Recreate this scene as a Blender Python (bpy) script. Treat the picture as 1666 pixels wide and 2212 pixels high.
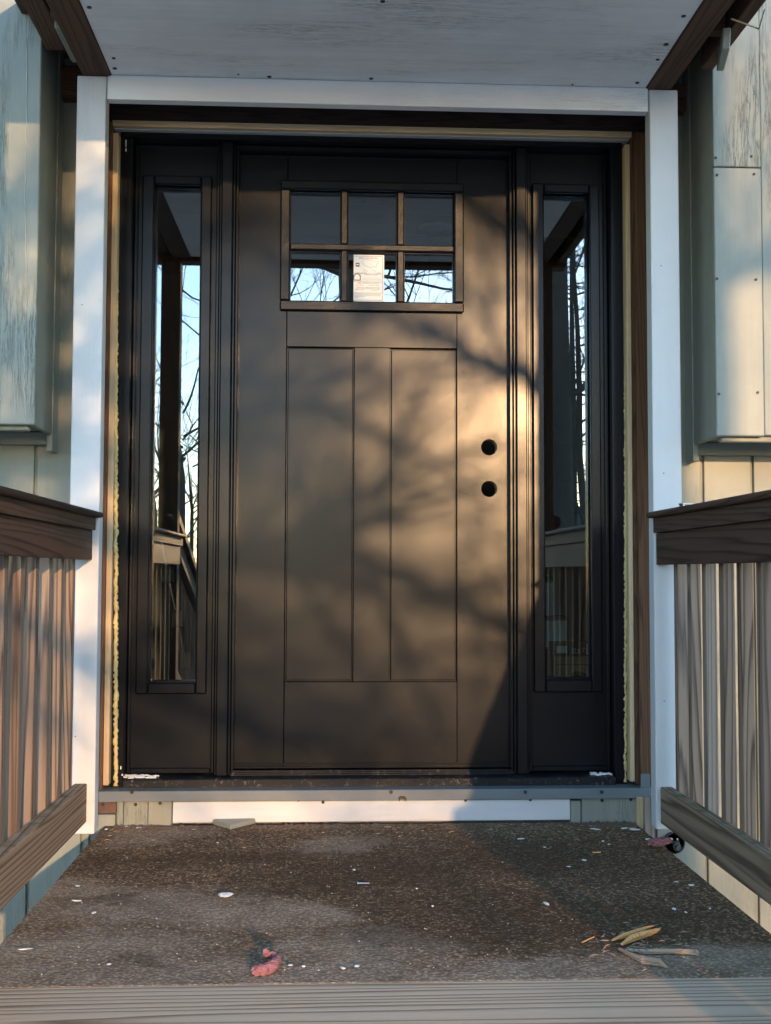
import bpy, bmesh, math, random
from mathutils import Vector, Matrix
for o in list(bpy.data.objects): bpy.data.objects.remove(o)
S = bpy.context.scene
COL = S.collection
rnd = random.Random(7)

# ------------------------------------------------------------------ camera
F_PX = 2486.0; W_PX, H_PX = 1666.0, 2212.0
YAW, PITCH, ROLL = 0.05015, 0.05268, 0.00302
CZ = 0.79                                   # camera height above the porch floor (metres)
fw = Vector((math.sin(YAW)*math.cos(PITCH), math.cos(YAW)*math.cos(PITCH), math.sin(PITCH)))
rt = Vector((math.cos(YAW), -math.sin(YAW), 0)); up = rt.cross(fw)
rt, up = math.cos(ROLL)*rt + math.sin(ROLL)*up, math.cos(ROLL)*up - math.sin(ROLL)*rt
CAM = Vector((0, 0, CZ))
cd = bpy.data.cameras.new('camera'); co = bpy.data.objects.new('camera', cd); COL.objects.link(co)
cd.sensor_fit = 'HORIZONTAL'; cd.sensor_width = 36.0; cd.lens = 36.0*F_PX/W_PX
cd.clip_start = 0.05; cd.clip_end = 1000
M = Matrix((rt, up, -fw)).transposed().to_4x4(); M.translation = CAM
co.matrix_world = M
S.camera = co

# ------------------------------------------------------------------ sky, sun, exposure
SA, SS = 0.180, 0.131                       # sun: sideways and downward shift per metre of depth
elev = math.atan2(SS, math.hypot(1, SA)); azi = math.pi - math.atan(SA)
w = bpy.data.worlds.new('World'); S.world = w; w.use_nodes = True
nt = w.node_tree; nt.nodes.clear()
sky = nt.nodes.new('ShaderNodeTexSky'); sky.sky_type = 'NISHITA'; sky.sun_disc = False
sky.sun_elevation = elev; sky.sun_rotation = azi
sky.air_density = 1.0; sky.dust_density = 0.1; sky.ozone_density = 3.0
bg = nt.nodes.new('ShaderNodeBackground'); bg.inputs['Strength'].default_value = 0.15
wo = nt.nodes.new('ShaderNodeOutputWorld')
tint = nt.nodes.new('ShaderNodeMix'); tint.data_type = 'RGBA'; tint.blend_type = 'MULTIPLY'; tint.inputs[0].default_value = 1.0
tint.inputs[7].default_value = (1.14, 1.0, 0.94, 1)      # camera white balance towards the cool side
nt.links.new(sky.outputs[0], tint.inputs[6]); nt.links.new(tint.outputs[2], bg.inputs[0]); nt.links.new(bg.outputs[0], wo.inputs[0])
sl = bpy.data.lights.new('sun', 'SUN'); sl.energy = 0.68; sl.angle = math.radians(0.53); sl.color = (1.0, 0.605, 0.30)
so = bpy.data.objects.new('sun', sl); COL.objects.link(so)
so.rotation_euler = Vector((-SA, 1, -SS)).to_track_quat('-Z', 'Y').to_euler(); so.location = (3, -6, 6)
S.view_settings.view_transform = 'Standard'; S.view_settings.look = 'None'
S.view_settings.gamma = 1.0; S.view_settings.use_curve_mapping = False
S.view_settings.exposure = 3.02
S.render.engine = 'CYCLES'
S.cycles.max_bounces = 6; S.cycles.diffuse_bounces = 3; S.cycles.glossy_bounces = 3; S.cycles.transparent_max_bounces = 8

# ------------------------------------------------------------------ pixel -> place (photo seen at 1666 x 2212)
def ray(u, v):
    return fw + rt*((u-W_PX/2)/F_PX) - up*((v-H_PX/2)/F_PX)
def at(u, v, Y):
    d = ray(u, v); return CAM + d*(Y/d.y)
def atz(u, v, Z):
    d = ray(u, v); return CAM + d*((Z-CZ)/d.z)
def atx(u, v, X):
    d = ray(u, v); return CAM + d*(X/d.x)
def rect(u0, v0, u1, v1, Y):
    """edges measured at mid-height / mid-width of the thing -> x0, x1, z0, z1"""
    um, vm = (u0+u1)/2, (v0+v1)/2
    return at(u0, vm, Y).x, at(u1, vm, Y).x, at(um, v1, Y).z, at(um, v0, Y).z

# ------------------------------------------------------------------ node helpers
class NT:
    def __init__(s, m):
        m.use_nodes = True; s.t = m.node_tree; s.t.nodes.clear()
        s.out = s.n('ShaderNodeOutputMaterial')
    def n(s, kind, **kw):
        nd = s.t.nodes.new(kind)
        for k, v in kw.items(): setattr(nd, k, v)
        return nd
    def l(s, a, b): s.t.links.new(a, b)
    def put(s, sock, v):
        if hasattr(v, 'is_linked'): s.l(v, sock)
        else: sock.default_value = v
    def math(s, op, a, b=0.0, c=None, clamp=False):
        nd = s.n('ShaderNodeMath', operation=op, use_clamp=clamp)
        s.put(nd.inputs[0], a); s.put(nd.inputs[1], b)
        if c is not None: s.put(nd.inputs[2], c)
        return nd.outputs[0]
    def vmath(s, op, a, b=(0, 0, 0)):
        nd = s.n('ShaderNodeVectorMath', operation=op)
        s.put(nd.inputs[0], a); s.put(nd.inputs[1], b)
        return nd.outputs['Value' if op in ('LENGTH', 'DISTANCE', 'DOT_PRODUCT') else 'Vector']
    def coord(s, rndoff=0.0, which='Object'):
        c = s.n('ShaderNodeTexCoord').outputs[which]
        if rndoff:
            r = s.n('ShaderNodeObjectInfo').outputs['Random']
            cx = s.n('ShaderNodeCombineXYZ')
            s.l(s.math('MULTIPLY', r, rndoff), cx.inputs[0])
            s.l(s.math('MULTIPLY', r, rndoff*1.7), cx.inputs[1])
            s.l(s.math('MULTIPLY', r, rndoff*2.3), cx.inputs[2])
            c = s.vmath('ADD', c, cx.outputs[0])
        return c
    def noise(s, vec, scale, detail=4.0, rough=0.55, out='Fac', dist=0.0):
        nd = s.n('ShaderNodeTexNoise'); s.l(vec, nd.inputs['Vector'])
        nd.inputs['Scale'].default_value = scale; nd.inputs['Detail'].default_value = detail
        nd.inputs['Roughness'].default_value = rough; nd.inputs['Distortion'].default_value = dist
        return nd.outputs[out]
    def voro(s, vec, scale, feature='F1', out='Distance'):
        nd = s.n('ShaderNodeTexVoronoi', feature=feature); s.l(vec, nd.inputs['Vector'])
        nd.inputs['Scale'].default_value = scale
        return nd.outputs[out]
    def ramp(s, fac, stops, interp='LINEAR'):
        nd = s.n('ShaderNodeValToRGB'); nd.color_ramp.interpolation = interp
        e = nd.color_ramp.elements
        while len(e) < len(stops): e.new(0.5)
        for el, (p, c) in zip(e, stops):
            el.position = p
            el.color = (c, c, c, 1) if isinstance(c, (int, float)) else (*c, 1)
        s.put(nd.inputs[0], fac)
        return nd.outputs[0]
    def mix(s, fac, a, b, mode='MIX'):
        nd = s.n('ShaderNodeMix', data_type='RGBA', blend_type=mode, clamp_factor=True)
        s.put(nd.inputs[0], fac)
        for i, v in ((6, a), (7, b)):
            if isinstance(v, tuple) and len(v) == 3: v = (*v, 1)
            s.put(nd.inputs[i], v)
        return nd.outputs[2]
    def bump(s, h, strength=0.3, dist=0.002, normal=None):
        nd = s.n('ShaderNodeBump'); s.l(h, nd.inputs['Height'])
        nd.inputs['Strength'].default_value = strength; nd.inputs['Distance'].default_value = dist
        if normal is not None: s.l(normal, nd.inputs['Normal'])
        return nd.outputs[0]
    def principled(s, col, rough, normal=None, spec=0.5, metallic=0.0, **kw):
        p = s.n('ShaderNodeBsdfPrincipled')
        if isinstance(col, tuple) and len(col) == 3: col = (*col, 1)
        s.put(p.inputs['Base Color'], col); s.put(p.inputs['Roughness'], rough)
        p.inputs['Specular IOR Level'].default_value = spec; p.inputs['Metallic'].default_value = metallic
        for k, v in kw.items(): p.inputs[k].default_value = v
        if normal is not None: s.l(normal, p.inputs['Normal'])
        s.l(p.outputs[0], s.out.inputs[0]); return p
def newmat(name):
    m = bpy.data.materials.new(name); return m, NT(m)
def stretch(t, vec, sx, sy, sz):
    return t.vmath('MULTIPLY', vec, (sx, sy, sz))

MATS = {}
def wood(name, axis, cols, freq=150, rough=0.75, bumpd=0.0008, moss=None, stain=None, spec=0.25, contrast=1.0):
    key = name+axis
    if key in MATS: return MATS[key]
    m, t = newmat(name+'_'+axis); MATS[key] = m
    c = t.coord()
    r = t.n('ShaderNodeObjectInfo').outputs['Random']
    r2 = t.math('FRACT', t.math('MULTIPLY', r, 17.31)); r3 = t.math('FRACT', t.math('MULTIPLY', r, 91.7))
    sc = {'x': (0.035, 1, 1), 'y': (1, 0.035, 1), 'z': (1, 1, 0.035)}[axis]
    v = stretch(t, c, *sc)
    off = t.n('ShaderNodeCombineXYZ')
    for i, q in enumerate((r, r2, r3)): t.l(t.math('MULTIPLY', q, 9.0), off.inputs[i])
    vo = t.vmath('ADD', v, off.outputs[0])
    nz = t.noise(vo, 9.0, 3.0, 0.55, 'Color')
    wob = t.vmath('MULTIPLY', t.vmath('SUBTRACT', nz, (0.5, 0.5, 0.5)), (0.085, 0.085, 0.085))
    v2 = t.vmath('ADD', v, wob)
    pith = t.n('ShaderNodeCombineXYZ')
    for i, q in enumerate((r2, r3, r)):
        t.l(t.math('MULTIPLY', t.math('SUBTRACT', q, 0.5), 0.16), pith.inputs[i])
    rad = t.vmath('LENGTH', t.vmath('ADD', v2, pith.outputs[0]))
    ph = t.math('FRACT', t.math('MULTIPLY', rad, freq))
    ring = t.ramp(ph, [(0.0, 0.0), (0.5, 0.12), (0.84, 1.0), (1.0, 0.0)])
    fine = t.noise(t.vmath('ADD', stretch(t, c, *[q*1.0 for q in sc]), off.outputs[0]), 260, 4, 0.65)
    big = t.noise(vo, 5.0, 3, 0.6)
    dk, md, lt = cols
    base = t.mix(big, md, lt)
    col = t.mix(t.math('MULTIPLY', ring, 0.7*contrast), base, dk)
    col = t.mix(t.math('MULTIPLY', fine, 0.4), col, tuple(x*0.6 for x in md))
    if stain:
        sm = t.ramp(t.noise(vo, 3.0, 4, 0.6), [(0.5, 0.0), (0.66, 1.0)])
        col = t.mix(t.math('MULTIPLY', sm, 0.8), col, stain)
    if moss:
        geo = t.n('ShaderNodeNewGeometry'); sep = t.n('ShaderNodeSeparateXYZ'); t.l(geo.outputs['Normal'], sep.inputs[0])
        mm = t.ramp(t.noise(t.vmath('ADD', c, off.outputs[0]), 18, 5, 0.7), [(0.48, 0.0), (0.62, 1.0)])
        upf = t.math('MULTIPLY', t.math('GREATER_THAN', sep.outputs[2], 0.5), mm)
        col = t.mix(t.math('MULTIPLY', upf, 0.75), col, moss)
    h = t.math('ADD', t.math('MULTIPLY', ring, -0.6), t.math('MULTIPLY', fine, 0.8))
    t.principled(col, rough, t.bump(h, 0.6, bumpd), spec=spec)
    return m

def paint(name, col, rough=0.55, grain='z', crack=0.0, dirt=0.25, spec=0.4, bumpd=0.0006, sparkle=False, specks=0.0, streak=0.10):
    key = 'p'+name+grain
    if key in MATS: return MATS[key]
    m, t = newmat(name+'_'+grain); MATS[key] = m
    c = t.coord(5.0)
    sc = {'x': (0.06, 1, 1), 'y': (1, 0.06, 1), 'z': (1, 1, 0.06), 'n': (1, 1, 1)}[grain]
    v = stretch(t, c, *sc)
    g = t.noise(v, 220, 4, 0.6); g2 = t.noise(v, 60, 3, 0.6)
    blot = t.noise(c, 7, 4, 0.6)
    cc = t.mix(t.ramp(blot, [(0.35, 0.0), (0.75, 1.0)]), col, tuple(x*(1-dirt) for x in col))
    cc = t.mix(t.math('MULTIPLY', g, dirt*0.8), cc, tuple(x*0.7 for x in col))
    st = t.noise(stretch(t, c, *[q*0.5 if q < 1 else 1 for q in sc]), 34, 5, 0.7)
    cc = t.mix(t.ramp(st, [(0.40, 0.0), (0.72, 1.0)]), cc, tuple(x*(1-streak-dirt*0.3) for x in col))
    h = t.math('ADD', t.math('MULTIPLY', g, 0.6), t.math('MULTIPLY', g2, 0.6))
    if crack:
        k = t.noise(v, 95, 5, 0.7)
        lines = t.ramp(t.math('ABSOLUTE', t.math('SUBTRACT', k, 0.5)), [(0.0, 1.0), (0.04, 0.0)])
        where = t.ramp(t.noise(stretch(t, c, *[min(1, q*4) for q in sc]), 6, 4, 0.6), [(0.46, 0.0), (0.62, 1.0)])
        lines = t.math('MULTIPLY', lines, where)
        cc = t.mix(t.math('MULTIPLY', lines, crack), cc, tuple(x*0.30 for x in col))
        h = t.math('SUBTRACT', h, t.math('MULTIPLY', lines, 2.0*crack))
    if specks:
        vd = t.voro(c, 70); vm = t.ramp(vd, [(0.05, 1.0), (0.09, 0.0)])
        sel = t.math('GREATER_THAN', t.voro(c, 70, out='Color'), 0.8)
        cc = t.mix(t.math('MULTIPLY', t.math('MULTIPLY', vm, sel), specks), cc, tuple(x*0.25 for x in col))
    nrm = t.bump(h, 0.5, bumpd)
    if sparkle:
        nrm = t.bump(t.noise(c, 420, 2, 0.5), 0.55, 0.0006, nrm)
    t.principled(cc, rough, nrm, spec=spec)
    return m

def simple(name, col, rough=0.6, var=0.2, scale=40, bumps=0.3, bumpd=0.001, spec=0.4, metallic=0.0, **kw):
    if name in MATS: return MATS[name]
    m, t = newmat(name); MATS[name] = m
    c = t.coord(3.0); n = t.noise(c, scale, 5, 0.6)
    cc = t.mix(n, tuple(x*(1-var) for x in col), tuple(min(1, x*(1+var)) for x in col))
    t.principled(cc, rough, t.bump(t.noise(c, scale*3, 4, 0.6), bumps, bumpd), spec=spec, metallic=metallic, **kw)
    return m

# black satin door paint with fine moulded grain
def black_paint(name, rough, scale, bumpd, strength, axis=None, dust=0.0, base=(0.0035, 0.0046, 0.0072)):
    if name in MATS: return MATS[name]
    m, t = newmat(name); MATS[name] = m
    c = t.coord()
    v = c if not axis else stretch(t, c, *{'x': (0.12, 1, 1), 'z': (1, 1, 0.12)}[axis])
    n = t.noise(v, scale, 3, 0.6); n2 = t.noise(v, scale*0.28, 3, 0.55)
    h = t.math('ADD', t.math('ADD', n, t.math('MULTIPLY', n2, 0.8)), t.math('MULTIPLY', t.noise(c, 45, 3, 0.5), 0.55))
    big = t.noise(c, 3.0, 4, 0.6)
    mot = t.noise(c, 70, 4, 0.65)
    rr = t.math('ADD', rough-0.05, t.math('ADD', t.math('MULTIPLY', big, 0.06), t.math('MULTIPLY', mot, 0.04)))
    col = base
    if dust:
        dm = t.ramp(t.noise(c, 85, 6, 0.75), [(0.56, 0.0), (0.66, 1.0)])
        dm = t.math('MULTIPLY', dm, t.ramp(t.noise(c, 9, 3, 0.5), [(0.4, 0.0), (0.6, 1.0)]))
        col = t.mix(t.math('MULTIPLY', dm, dust), base, (0.30, 0.28, 0.25))
    t.principled(col, rr, t.bump(h, strength, bumpd), spec=0.24)
    return m
M_DOOR = black_paint('door_paint', 0.248, 420, 0.0002, 0.35)
M_DOORV = black_paint('door_paint_vertical_grain', 0.248, 520, 0.00016, 0.3, 'z')
M_DOORH = black_paint('door_paint_horizontal_grain', 0.248, 520, 0.00016, 0.3, 'x')
M_HAMMER = black_paint('hammered_black_frame', 0.31, 150, 0.0009, 0.6)
M_FRAME = black_paint('frame_black', 0.25, 300, 0.0001, 0.2)
M_SILL = black_paint('dusty_black_sill', 0.5, 200, 0.0006, 0.3, None, 0.75)
M_WHITE = lambda a='z': paint('white_paint', (0.60, 0.595, 0.585), 0.5, a, 0.12, 0.08, specks=0.35, streak=0.03)
M_BOARD = lambda a='x': paint('white_board_paint', (0.60, 0.60, 0.59), 0.5, a, 0.25, 0.10, specks=0.25)
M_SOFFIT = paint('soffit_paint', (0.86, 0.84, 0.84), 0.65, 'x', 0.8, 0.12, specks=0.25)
M_GREEN = lambda a='z': paint('sage_paint', (0.245, 0.255, 0.212), 0.45, a, 0.5, 0.16, bumpd=0.0009)
M_GREENC = paint('sage_paint_cracked', (0.265, 0.285, 0.240), 0.5, 'z', 0.95, 0.2, bumpd=0.0016)
M_GREENW = paint('sage_paint_wet', (0.245, 0.255, 0.212), 0.40, 'z', 0.3, 0.15, bumpd=0.0007, sparkle=True)
DARKW = ((0.0214, 0.0116, 0.0075), (0.0714, 0.0382, 0.0243), (0.1047, 0.0595, 0.0393))
GREYW = ((0.0538, 0.0312, 0.019), (0.2285, 0.144, 0.0929), (0.3629, 0.258, 0.1795))
LOWW = ((0.0655, 0.039, 0.0229), (0.2766, 0.182, 0.1121), (0.364, 0.26, 0.1716))
TREAD = ((0.19, 0.12, 0.066), (0.62, 0.45, 0.29), (0.70, 0.54, 0.37))
PINE = ((0.36, 0.22, 0.11), (0.52, 0.37, 0.21), (0.60, 0.46, 0.29))
STUD = ((0.030, 0.014, 0.008), (0.115, 0.055, 0.028), (0.170, 0.088, 0.048))
BEAM = ((0.0269, 0.0132, 0.0084), (0.1008, 0.0528, 0.0317), (0.1546, 0.0888, 0.057))
W_DARK = lambda a: wood('dark_stained_wood', a, DARKW, 90, 0.6, contrast=1.3, stain=(0.014, 0.009, 0.007))
W_GREY = lambda a: wood('weathered_wood', a, GREYW, 78, 0.8, stain=(0.30, 0.27, 0.235), contrast=1.42)
W_RED = lambda a: wood('reddish_weathered_wood', a, ((0.05, 0.03, 0.02), (0.20, 0.130, 0.088), (0.27, 0.195, 0.145)), 78, 0.8, contrast=1.3)
W_LOW = lambda a: wood('mossy_rail_wood', a, LOWW, 75, 0.8, contrast=1.35, moss=(0.075, 0.085, 0.035))
W_TREAD = lambda a: wood('tread_wood', a, TREAD, 62, 0.75, 0.002, contrast=1.4)
W_PINE = lambda a: wood('fresh_pine', a, PINE, 110, 0.6, contrast=0.45)
W_STUD = lambda a: wood('rough_stud_wood', a, STUD, 170, 0.9, 0.003, stain=(0.02, 0.011, 0.007))
W_BEAM = lambda a: wood('brown_beam_wood', a, BEAM, 100, 0.75)
M_FOAM = simple('yellow_foam', (0.50, 0.40, 0.17), 0.6, 0.25, 60, 0.5, 0.004)
M_CRUMB = simple('white_crumb', (0.72, 0.72, 0.68), 0.8, 0.15, 80)
M_METAL = simple('grey_flashing', (0.125, 0.145, 0.155), 0.42, 0.12, 10, 0.15, 0.0004, 0.5, 0.0)
M_STEEL = simple('steel', (0.45, 0.46, 0.47), 0.3, 0.1, 30, 0.2, 0.0003, 0.5, 1.0)
M_BLACKP = simple('black_plastic', (0.015, 0.015, 0.016), 0.35, 0.2, 60, 0.2)
M_SCREW = simple('dark_screw', (0.012, 0.013, 0.015), 0.5, 0.2, 100)
M_PINK = simple('pink_insulation', (0.40, 0.17, 0.18), 0.95, 0.5, 90, 1.0, 0.008)
M_REDB = simple('brick_dust', (0.12, 0.068, 0.05), 0.95, 0.5, 40, 0.8, 0.004)
M_CARD = simple('cardboard', (0.34, 0.22, 0.12), 0.8, 0.1, 8)
M_PALE = simple('pale_card', (0.55, 0.62, 0.62), 0.6, 0.05, 8)
M_LABEL = simple('label_paper', (0.80, 0.78, 0.74), 0.6, 0.02, 10, 0.05)
M_INK = simple('label_ink', (0.12, 0.09, 0.08), 0.7, 0.1, 20, 0.0)
M_INKL = simple('label_ink_light', (0.30, 0.27, 0.25), 0.7, 0.1, 20, 0.0)
M_WINK = simple('white_print', (0.7, 0.7, 0.7), 0.7, 0.05, 20, 0.0)
M_BRICKF = simple('far_red_brick', (0.20, 0.075, 0.05), 0.85, 0.35, 3)
M_ROOF = simple('far_roof', (0.06, 0.055, 0.05), 0.9, 0.3, 3)
M_BARK = simple('bark', (0.070, 0.058, 0.047), 0.9, 0.45, 14, 0.9, 0.02)
M_NEEDLE = simple('needles', (0.030, 0.048, 0.022), 0.7, 0.4, 6)
M_INT = simple('interior_wall', (0.42, 0.42, 0.41), 0.9, 0.05, 4)
M_INTF = simple('interior_floor', (0.16, 0.10, 0.06), 0.5, 0.2, 6)

def glass_mat():
    m, t = newmat('window_glass')
    tr = t.n('ShaderNodeBsdfTransparent'); tr.inputs[0].default_value = (0.72, 0.76, 0.75, 1)
    gl = t.n('ShaderNodeBsdfGlossy'); gl.inputs['Roughness'].default_value = 0.0
    gl.inputs[0].default_value = (0.93, 0.97, 1.0, 1)
    c = t.coord()
    smear = t.ramp(t.noise(c, 30, 5, 0.7), [(0.60, 0.0), (0.78, 1.0)])
    lw = t.n('ShaderNodeFresnel'); lw.inputs[0].default_value = 1.5
    fac = t.math('ADD', t.math('MULTIPLY', lw.outputs[0], 1.6), 0.12)
    mx = t.n('ShaderNodeMixShader'); t.l(fac, mx.inputs[0]); t.l(tr.outputs[0], mx.inputs[1]); t.l(gl.outputs[0], mx.inputs[2])
    df = t.n('ShaderNodeBsdfDiffuse'); df.inputs[0].default_value = (0.6, 0.6, 0.6, 1)
    m2 = t.n('ShaderNodeMixShader'); t.l(t.math('MULTIPLY', smear, 0.05), m2.inputs[0])
    t.l(mx.outputs[0], m2.inputs[1]); t.l(df.outputs[0], m2.inputs[2])
    t.l(m2.outputs[0], t.out.inputs[0]); return m
M_GLASS = glass_mat()

def floor_mat():
    m, t = newmat('porch_aggregate')
    c = t.coord()
    nzc = t.vmath('ADD', c, t.vmath('MULTIPLY', t.vmath('SUBTRACT', t.noise(c, 60, 2, 0.5, 'Color'), (0.5, 0.5, 0.5)), (0.006, 0.006, 0.006)))
    d1 = t.voro(nzc, 125); cell = t.voro(nzc, 125, out='Color')
    sep = t.n('ShaderNodeSeparateColor'); t.l(cell, sep.inputs[0])
    peb = t.ramp(sep.outputs[0], [(0.0, (0.085, 0.046, 0.022)), (0.35, (0.22, 0.122, 0.056)), (0.7, (0.39, 0.235, 0.115)), (0.93, (0.52, 0.35, 0.20)), (1.0, (0.66, 0.52, 0.36))])
    edge = t.ramp(d1, [(0.25, 0.0), (0.62, 1.0)])
    col = t.mix(t.math('MULTIPLY', edge, 0.8), peb, (0.060, 0.034, 0.017))
    fine = t.noise(c, 600, 4, 0.7)
    col = t.mix(t.math('MULTIPLY', fine, 0.35), col, (0.15, 0.105, 0.065))
    wv = t.vmath('ADD', c, t.vmath('MULTIPLY', t.vmath('SUBTRACT', t.noise(c, 5, 5, 0.65, 'Color'), (0.5, 0.5, 0.5)), (0.42, 0.42, 0.0)))
    # worn pale patches (grey mortar film), each with its own place on the slab
    def blob(u, v, rx, ry):
        p = atz(u, v, 0)
        q = t.vmath('MULTIPLY', t.vmath('SUBTRACT', wv, (p.x, p.y, 0)), (1/rx, 1/ry, 0))
        return t.math('SUBTRACT', 1.0, t.vmath('LENGTH', q), clamp=True)
    pale = None
    for b in ((330, 1800, .22, .16), (330, 1960, .34, .22), (150, 2080, .5, .28), (600, 2110, .6, .18), (720, 1830, .18, .16), (600, 1985, .25, .16), (1000, 2120, .7, .13), (1560, 2080, .4, .16), (1300, 2110, .35, .10), (120, 1930, .2, .2), (800, 2040, .3, .12)):
        k = blob(*b); pale = k if pale is None else t.math('MAXIMUM', pale, k)
    pale = t.math('MULTIPLY', t.ramp(pale, [(0.05, 0.0), (0.5, 1.0)]), t.ramp(t.noise(c, 9, 5, 0.7), [(0.3, 0.35), (0.62, 1.0)]))
    film = t.mix(fine, (0.36, 0.265, 0.175), (0.62, 0.48, 0.34))
    film = t.mix(t.math('MULTIPLY', edge, 0.5), film, (0.13, 0.098, 0.072))
    col = t.mix(t.math('MULTIPLY', pale, 0.75), col, film)
    dark = None
    for b in ((320, 1858, .34, .12), (520, 1850, .4, .12), (210, 1948, .16, .07), (335, 2065, .10, .05), (640, 1925, .25, .10), (1010, 1960, .3, .25), (800, 1890, .45, .30), (1120, 1850, .5, .34), (1230, 1990, .5, .30), (960, 2020, .35, .14)):
        k = blob(*b); dark = k if dark is None else t.math('MAXIMUM', dark, k)
    dark = t.ramp(dark, [(0.05, 0.0), (0.6, 1.0)])
    col = t.mix(t.math('MULTIPLY', dark, 0.5), col, (0.048, 0.026, 0.012))
    red = t.math('MULTIPLY', blob(670, 1778, .30, .09), t.ramp(t.noise(c, 40, 5, 0.7), [(0.45, 0.0), (0.6, 1.0)]))
    col = t.mix(red, col, (0.20, 0.085, 0.045))
    h = t.math('ADD', t.math('MULTIPLY', t.math('SUBTRACT', 1.0, d1), 1.0), t.math('MULTIPLY', fine, 0.4))
    t.principled(col, 0.85, t.bump(h, 0.9, 0.004), spec=0.2)
    return m

def lawn_mat():
    m, t = newmat('winter_lawn'); c = t.coord()
    n = t.noise(c, 0.9, 6, 0.65); n2 = t.noise(c, 14, 5, 0.7)
    col = t.mix(n, (0.16, 0.165, 0.085), (0.30, 0.26, 0.17)); col = t.mix(t.math('MULTIPLY', n2, 0.5), col, (0.16, 0.13, 0.08))
    t.principled(col, 0.95, t.bump(n2, 0.8, 0.03), spec=0.1); return m

# ------------------------------------------------------------------ mesh helpers
class B:
    """collects shapes in world metres; build() makes ONE mesh object"""
    def __init__(s): s.vs = []; s.fs = []
    def data(s, vs, fs):
        n = len(s.vs); s.vs.extend(tuple(v) for v in vs); s.fs.extend(tuple(i+n for i in f) for f in fs); return s
    def box(s, x0, x1, y0, y1, z0, z1, bev=0.0, seg=1):
        if not bev:
            return s.data([(x, y, z) for z in (z0, z1) for y in (y0, y1) for x in (x0, x1)],
                          [(0, 2, 3, 1), (4, 5, 7, 6), (0, 1, 5, 4), (2, 6, 7, 3), (0, 4, 6, 2), (1, 3, 7, 5)])
        bm = bmesh.new()
        bmesh.ops.create_cube(bm, size=1)
        for v in bm.verts:
            v.co = Vector(((x0+x1)/2+v.co.x*(x1-x0), (y0+y1)/2+v.co.y*(y1-y0), (z0+z1)/2+v.co.z*(z1-z0)))
        bev = min(bev, 0.45*min(abs(x1-x0), abs(y1-y0), abs(z1-z0)))
        bmesh.ops.bevel(bm, geom=bm.edges[:], offset=bev, segments=seg, profile=0.5, affect='EDGES')
        bm.verts.index_update()
        s.data([v.co[:] for v in bm.verts], [tuple(v.index for v in f.verts) for f in bm.faces]); bm.free(); return s
    def tube(s, pts, rads, n=6, caps=True):
        vs, fs = [], []
        prev = None; m = len(pts); cs = [(math.cos(2*math.pi*k/n), math.sin(2*math.pi*k/n)) for k in range(n)]
        for i, p in enumerate(pts):
            p = Vector(p)
            d = (Vector(pts[min(i+1, m-1)]) - Vector(pts[max(i-1, 0)])).normalized()
            a = prev if prev is not None else (Vector((0, 0, 1)) if abs(d.z) < 0.9 else Vector((1, 0, 0)))
            a = (a - d*a.dot(d)).normalized(); prev = a; b = d.cross(a); r = rads[i]
            for c0, s0 in cs: vs.append(p + a*(c0*r)+b*(s0*r))
        for i in range(m-1):
            for k in range(n):
                k2 = (k+1) % n; fs.append((i*n+k, i*n+k2, (i+1)*n+k2, (i+1)*n+k))
        if caps:
            fs.append(tuple(range(n))[::-1]); fs.append(tuple((m-1)*n+k for k in range(n)))
        return s.data(vs, fs)
    def prism(s, poly, y0, y1):
        """poly of (x,z) extruded in y"""
        n = len(poly)
        vs = [(x, y0, z) for x, z in poly]+[(x, y1, z) for x, z in poly]
        fs = [tuple(range(n)), tuple(range(2*n-1, n-1, -1))]+[(i, i+n, (i+1) % n+n, (i+1) % n) for i in range(n)]
        return s.data(vs, fs)
    def build(s, name, mat, parent=None, smooth=False, origin=None, jitter=0.0, weld=False):
        if origin is None:
            lo = Vector([min(v[i] for v in s.vs) for i in range(3)]); hi = Vector([max(v[i] for v in s.vs) for i in range(3)])
            origin = (lo+hi)/2
            if parent is None: origin.z = lo.z
        origin = Vector(origin); ox, oy, oz = origin
        j = (lambda: rnd.uniform(-jitter, jitter)) if jitter else (lambda: 0.0)
        me = bpy.data.meshes.new(name)
        me.from_pydata([(v[0]-ox+j(), v[1]-oy+j(), v[2]-oz+j()) for v in s.vs], [], s.fs)
        if len(s.fs) < 3000:
            bm = bmesh.new(); bm.from_mesh(me)
            if weld: bmesh.ops.remove_doubles(bm, verts=bm.verts[:], dist=1e-5)
            bmesh.ops.recalc_face_normals(bm, faces=bm.faces[:]); bm.to_mesh(me); bm.free()
        if smooth: me.polygons.foreach_set('use_smooth', [True]*len(me.polygons))
        me.update(); me.materials.append(mat)
        o = bpy.data.objects.new(name, me); COL.objects.link(o)
        o.location = origin
        if parent is not None:
            o.parent = parent; o.location = origin - world_loc(parent)
        return o
def world_loc(o):
    l = o.location.copy()
    while o.parent is not None: o = o.parent; l += o.location
    return l
def tag(o, label, cat, group=None):
    o['label'] = label; o['category'] = cat
    if group: o['group'] = group
    return o
def thing(name, label, cat, loc, group=None):
    o = bpy.data.objects.new(name, None); COL.objects.link(o); o.location = loc; o.empty_display_size = 0.1
    return tag(o, label, cat, group)
def struct(o): o['kind'] = 'structure'; return o
def stuff(o): o['kind'] = 'stuff'; return o
def bx(name, mat, parent, x0, x1, y0, y1, z0, z1, bev=0.0015, seg=1):
    return B().box(x0, x1, y0, y1, z0, z1, bev, seg).build(name, mat, parent)
def disc(name, mat, parent, c, r, depth=0.002, n=14, normal='y'):
    b = B(); c = Vector(c)
    d = {'y': Vector((0, 1, 0)), 'z': Vector((0, 0, 1)), 'x': Vector((1, 0, 0))}[normal]
    b.tube([c-d*depth/2, c+d*depth/2], [r, r], n)
    return b.build(name, mat, parent)

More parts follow.
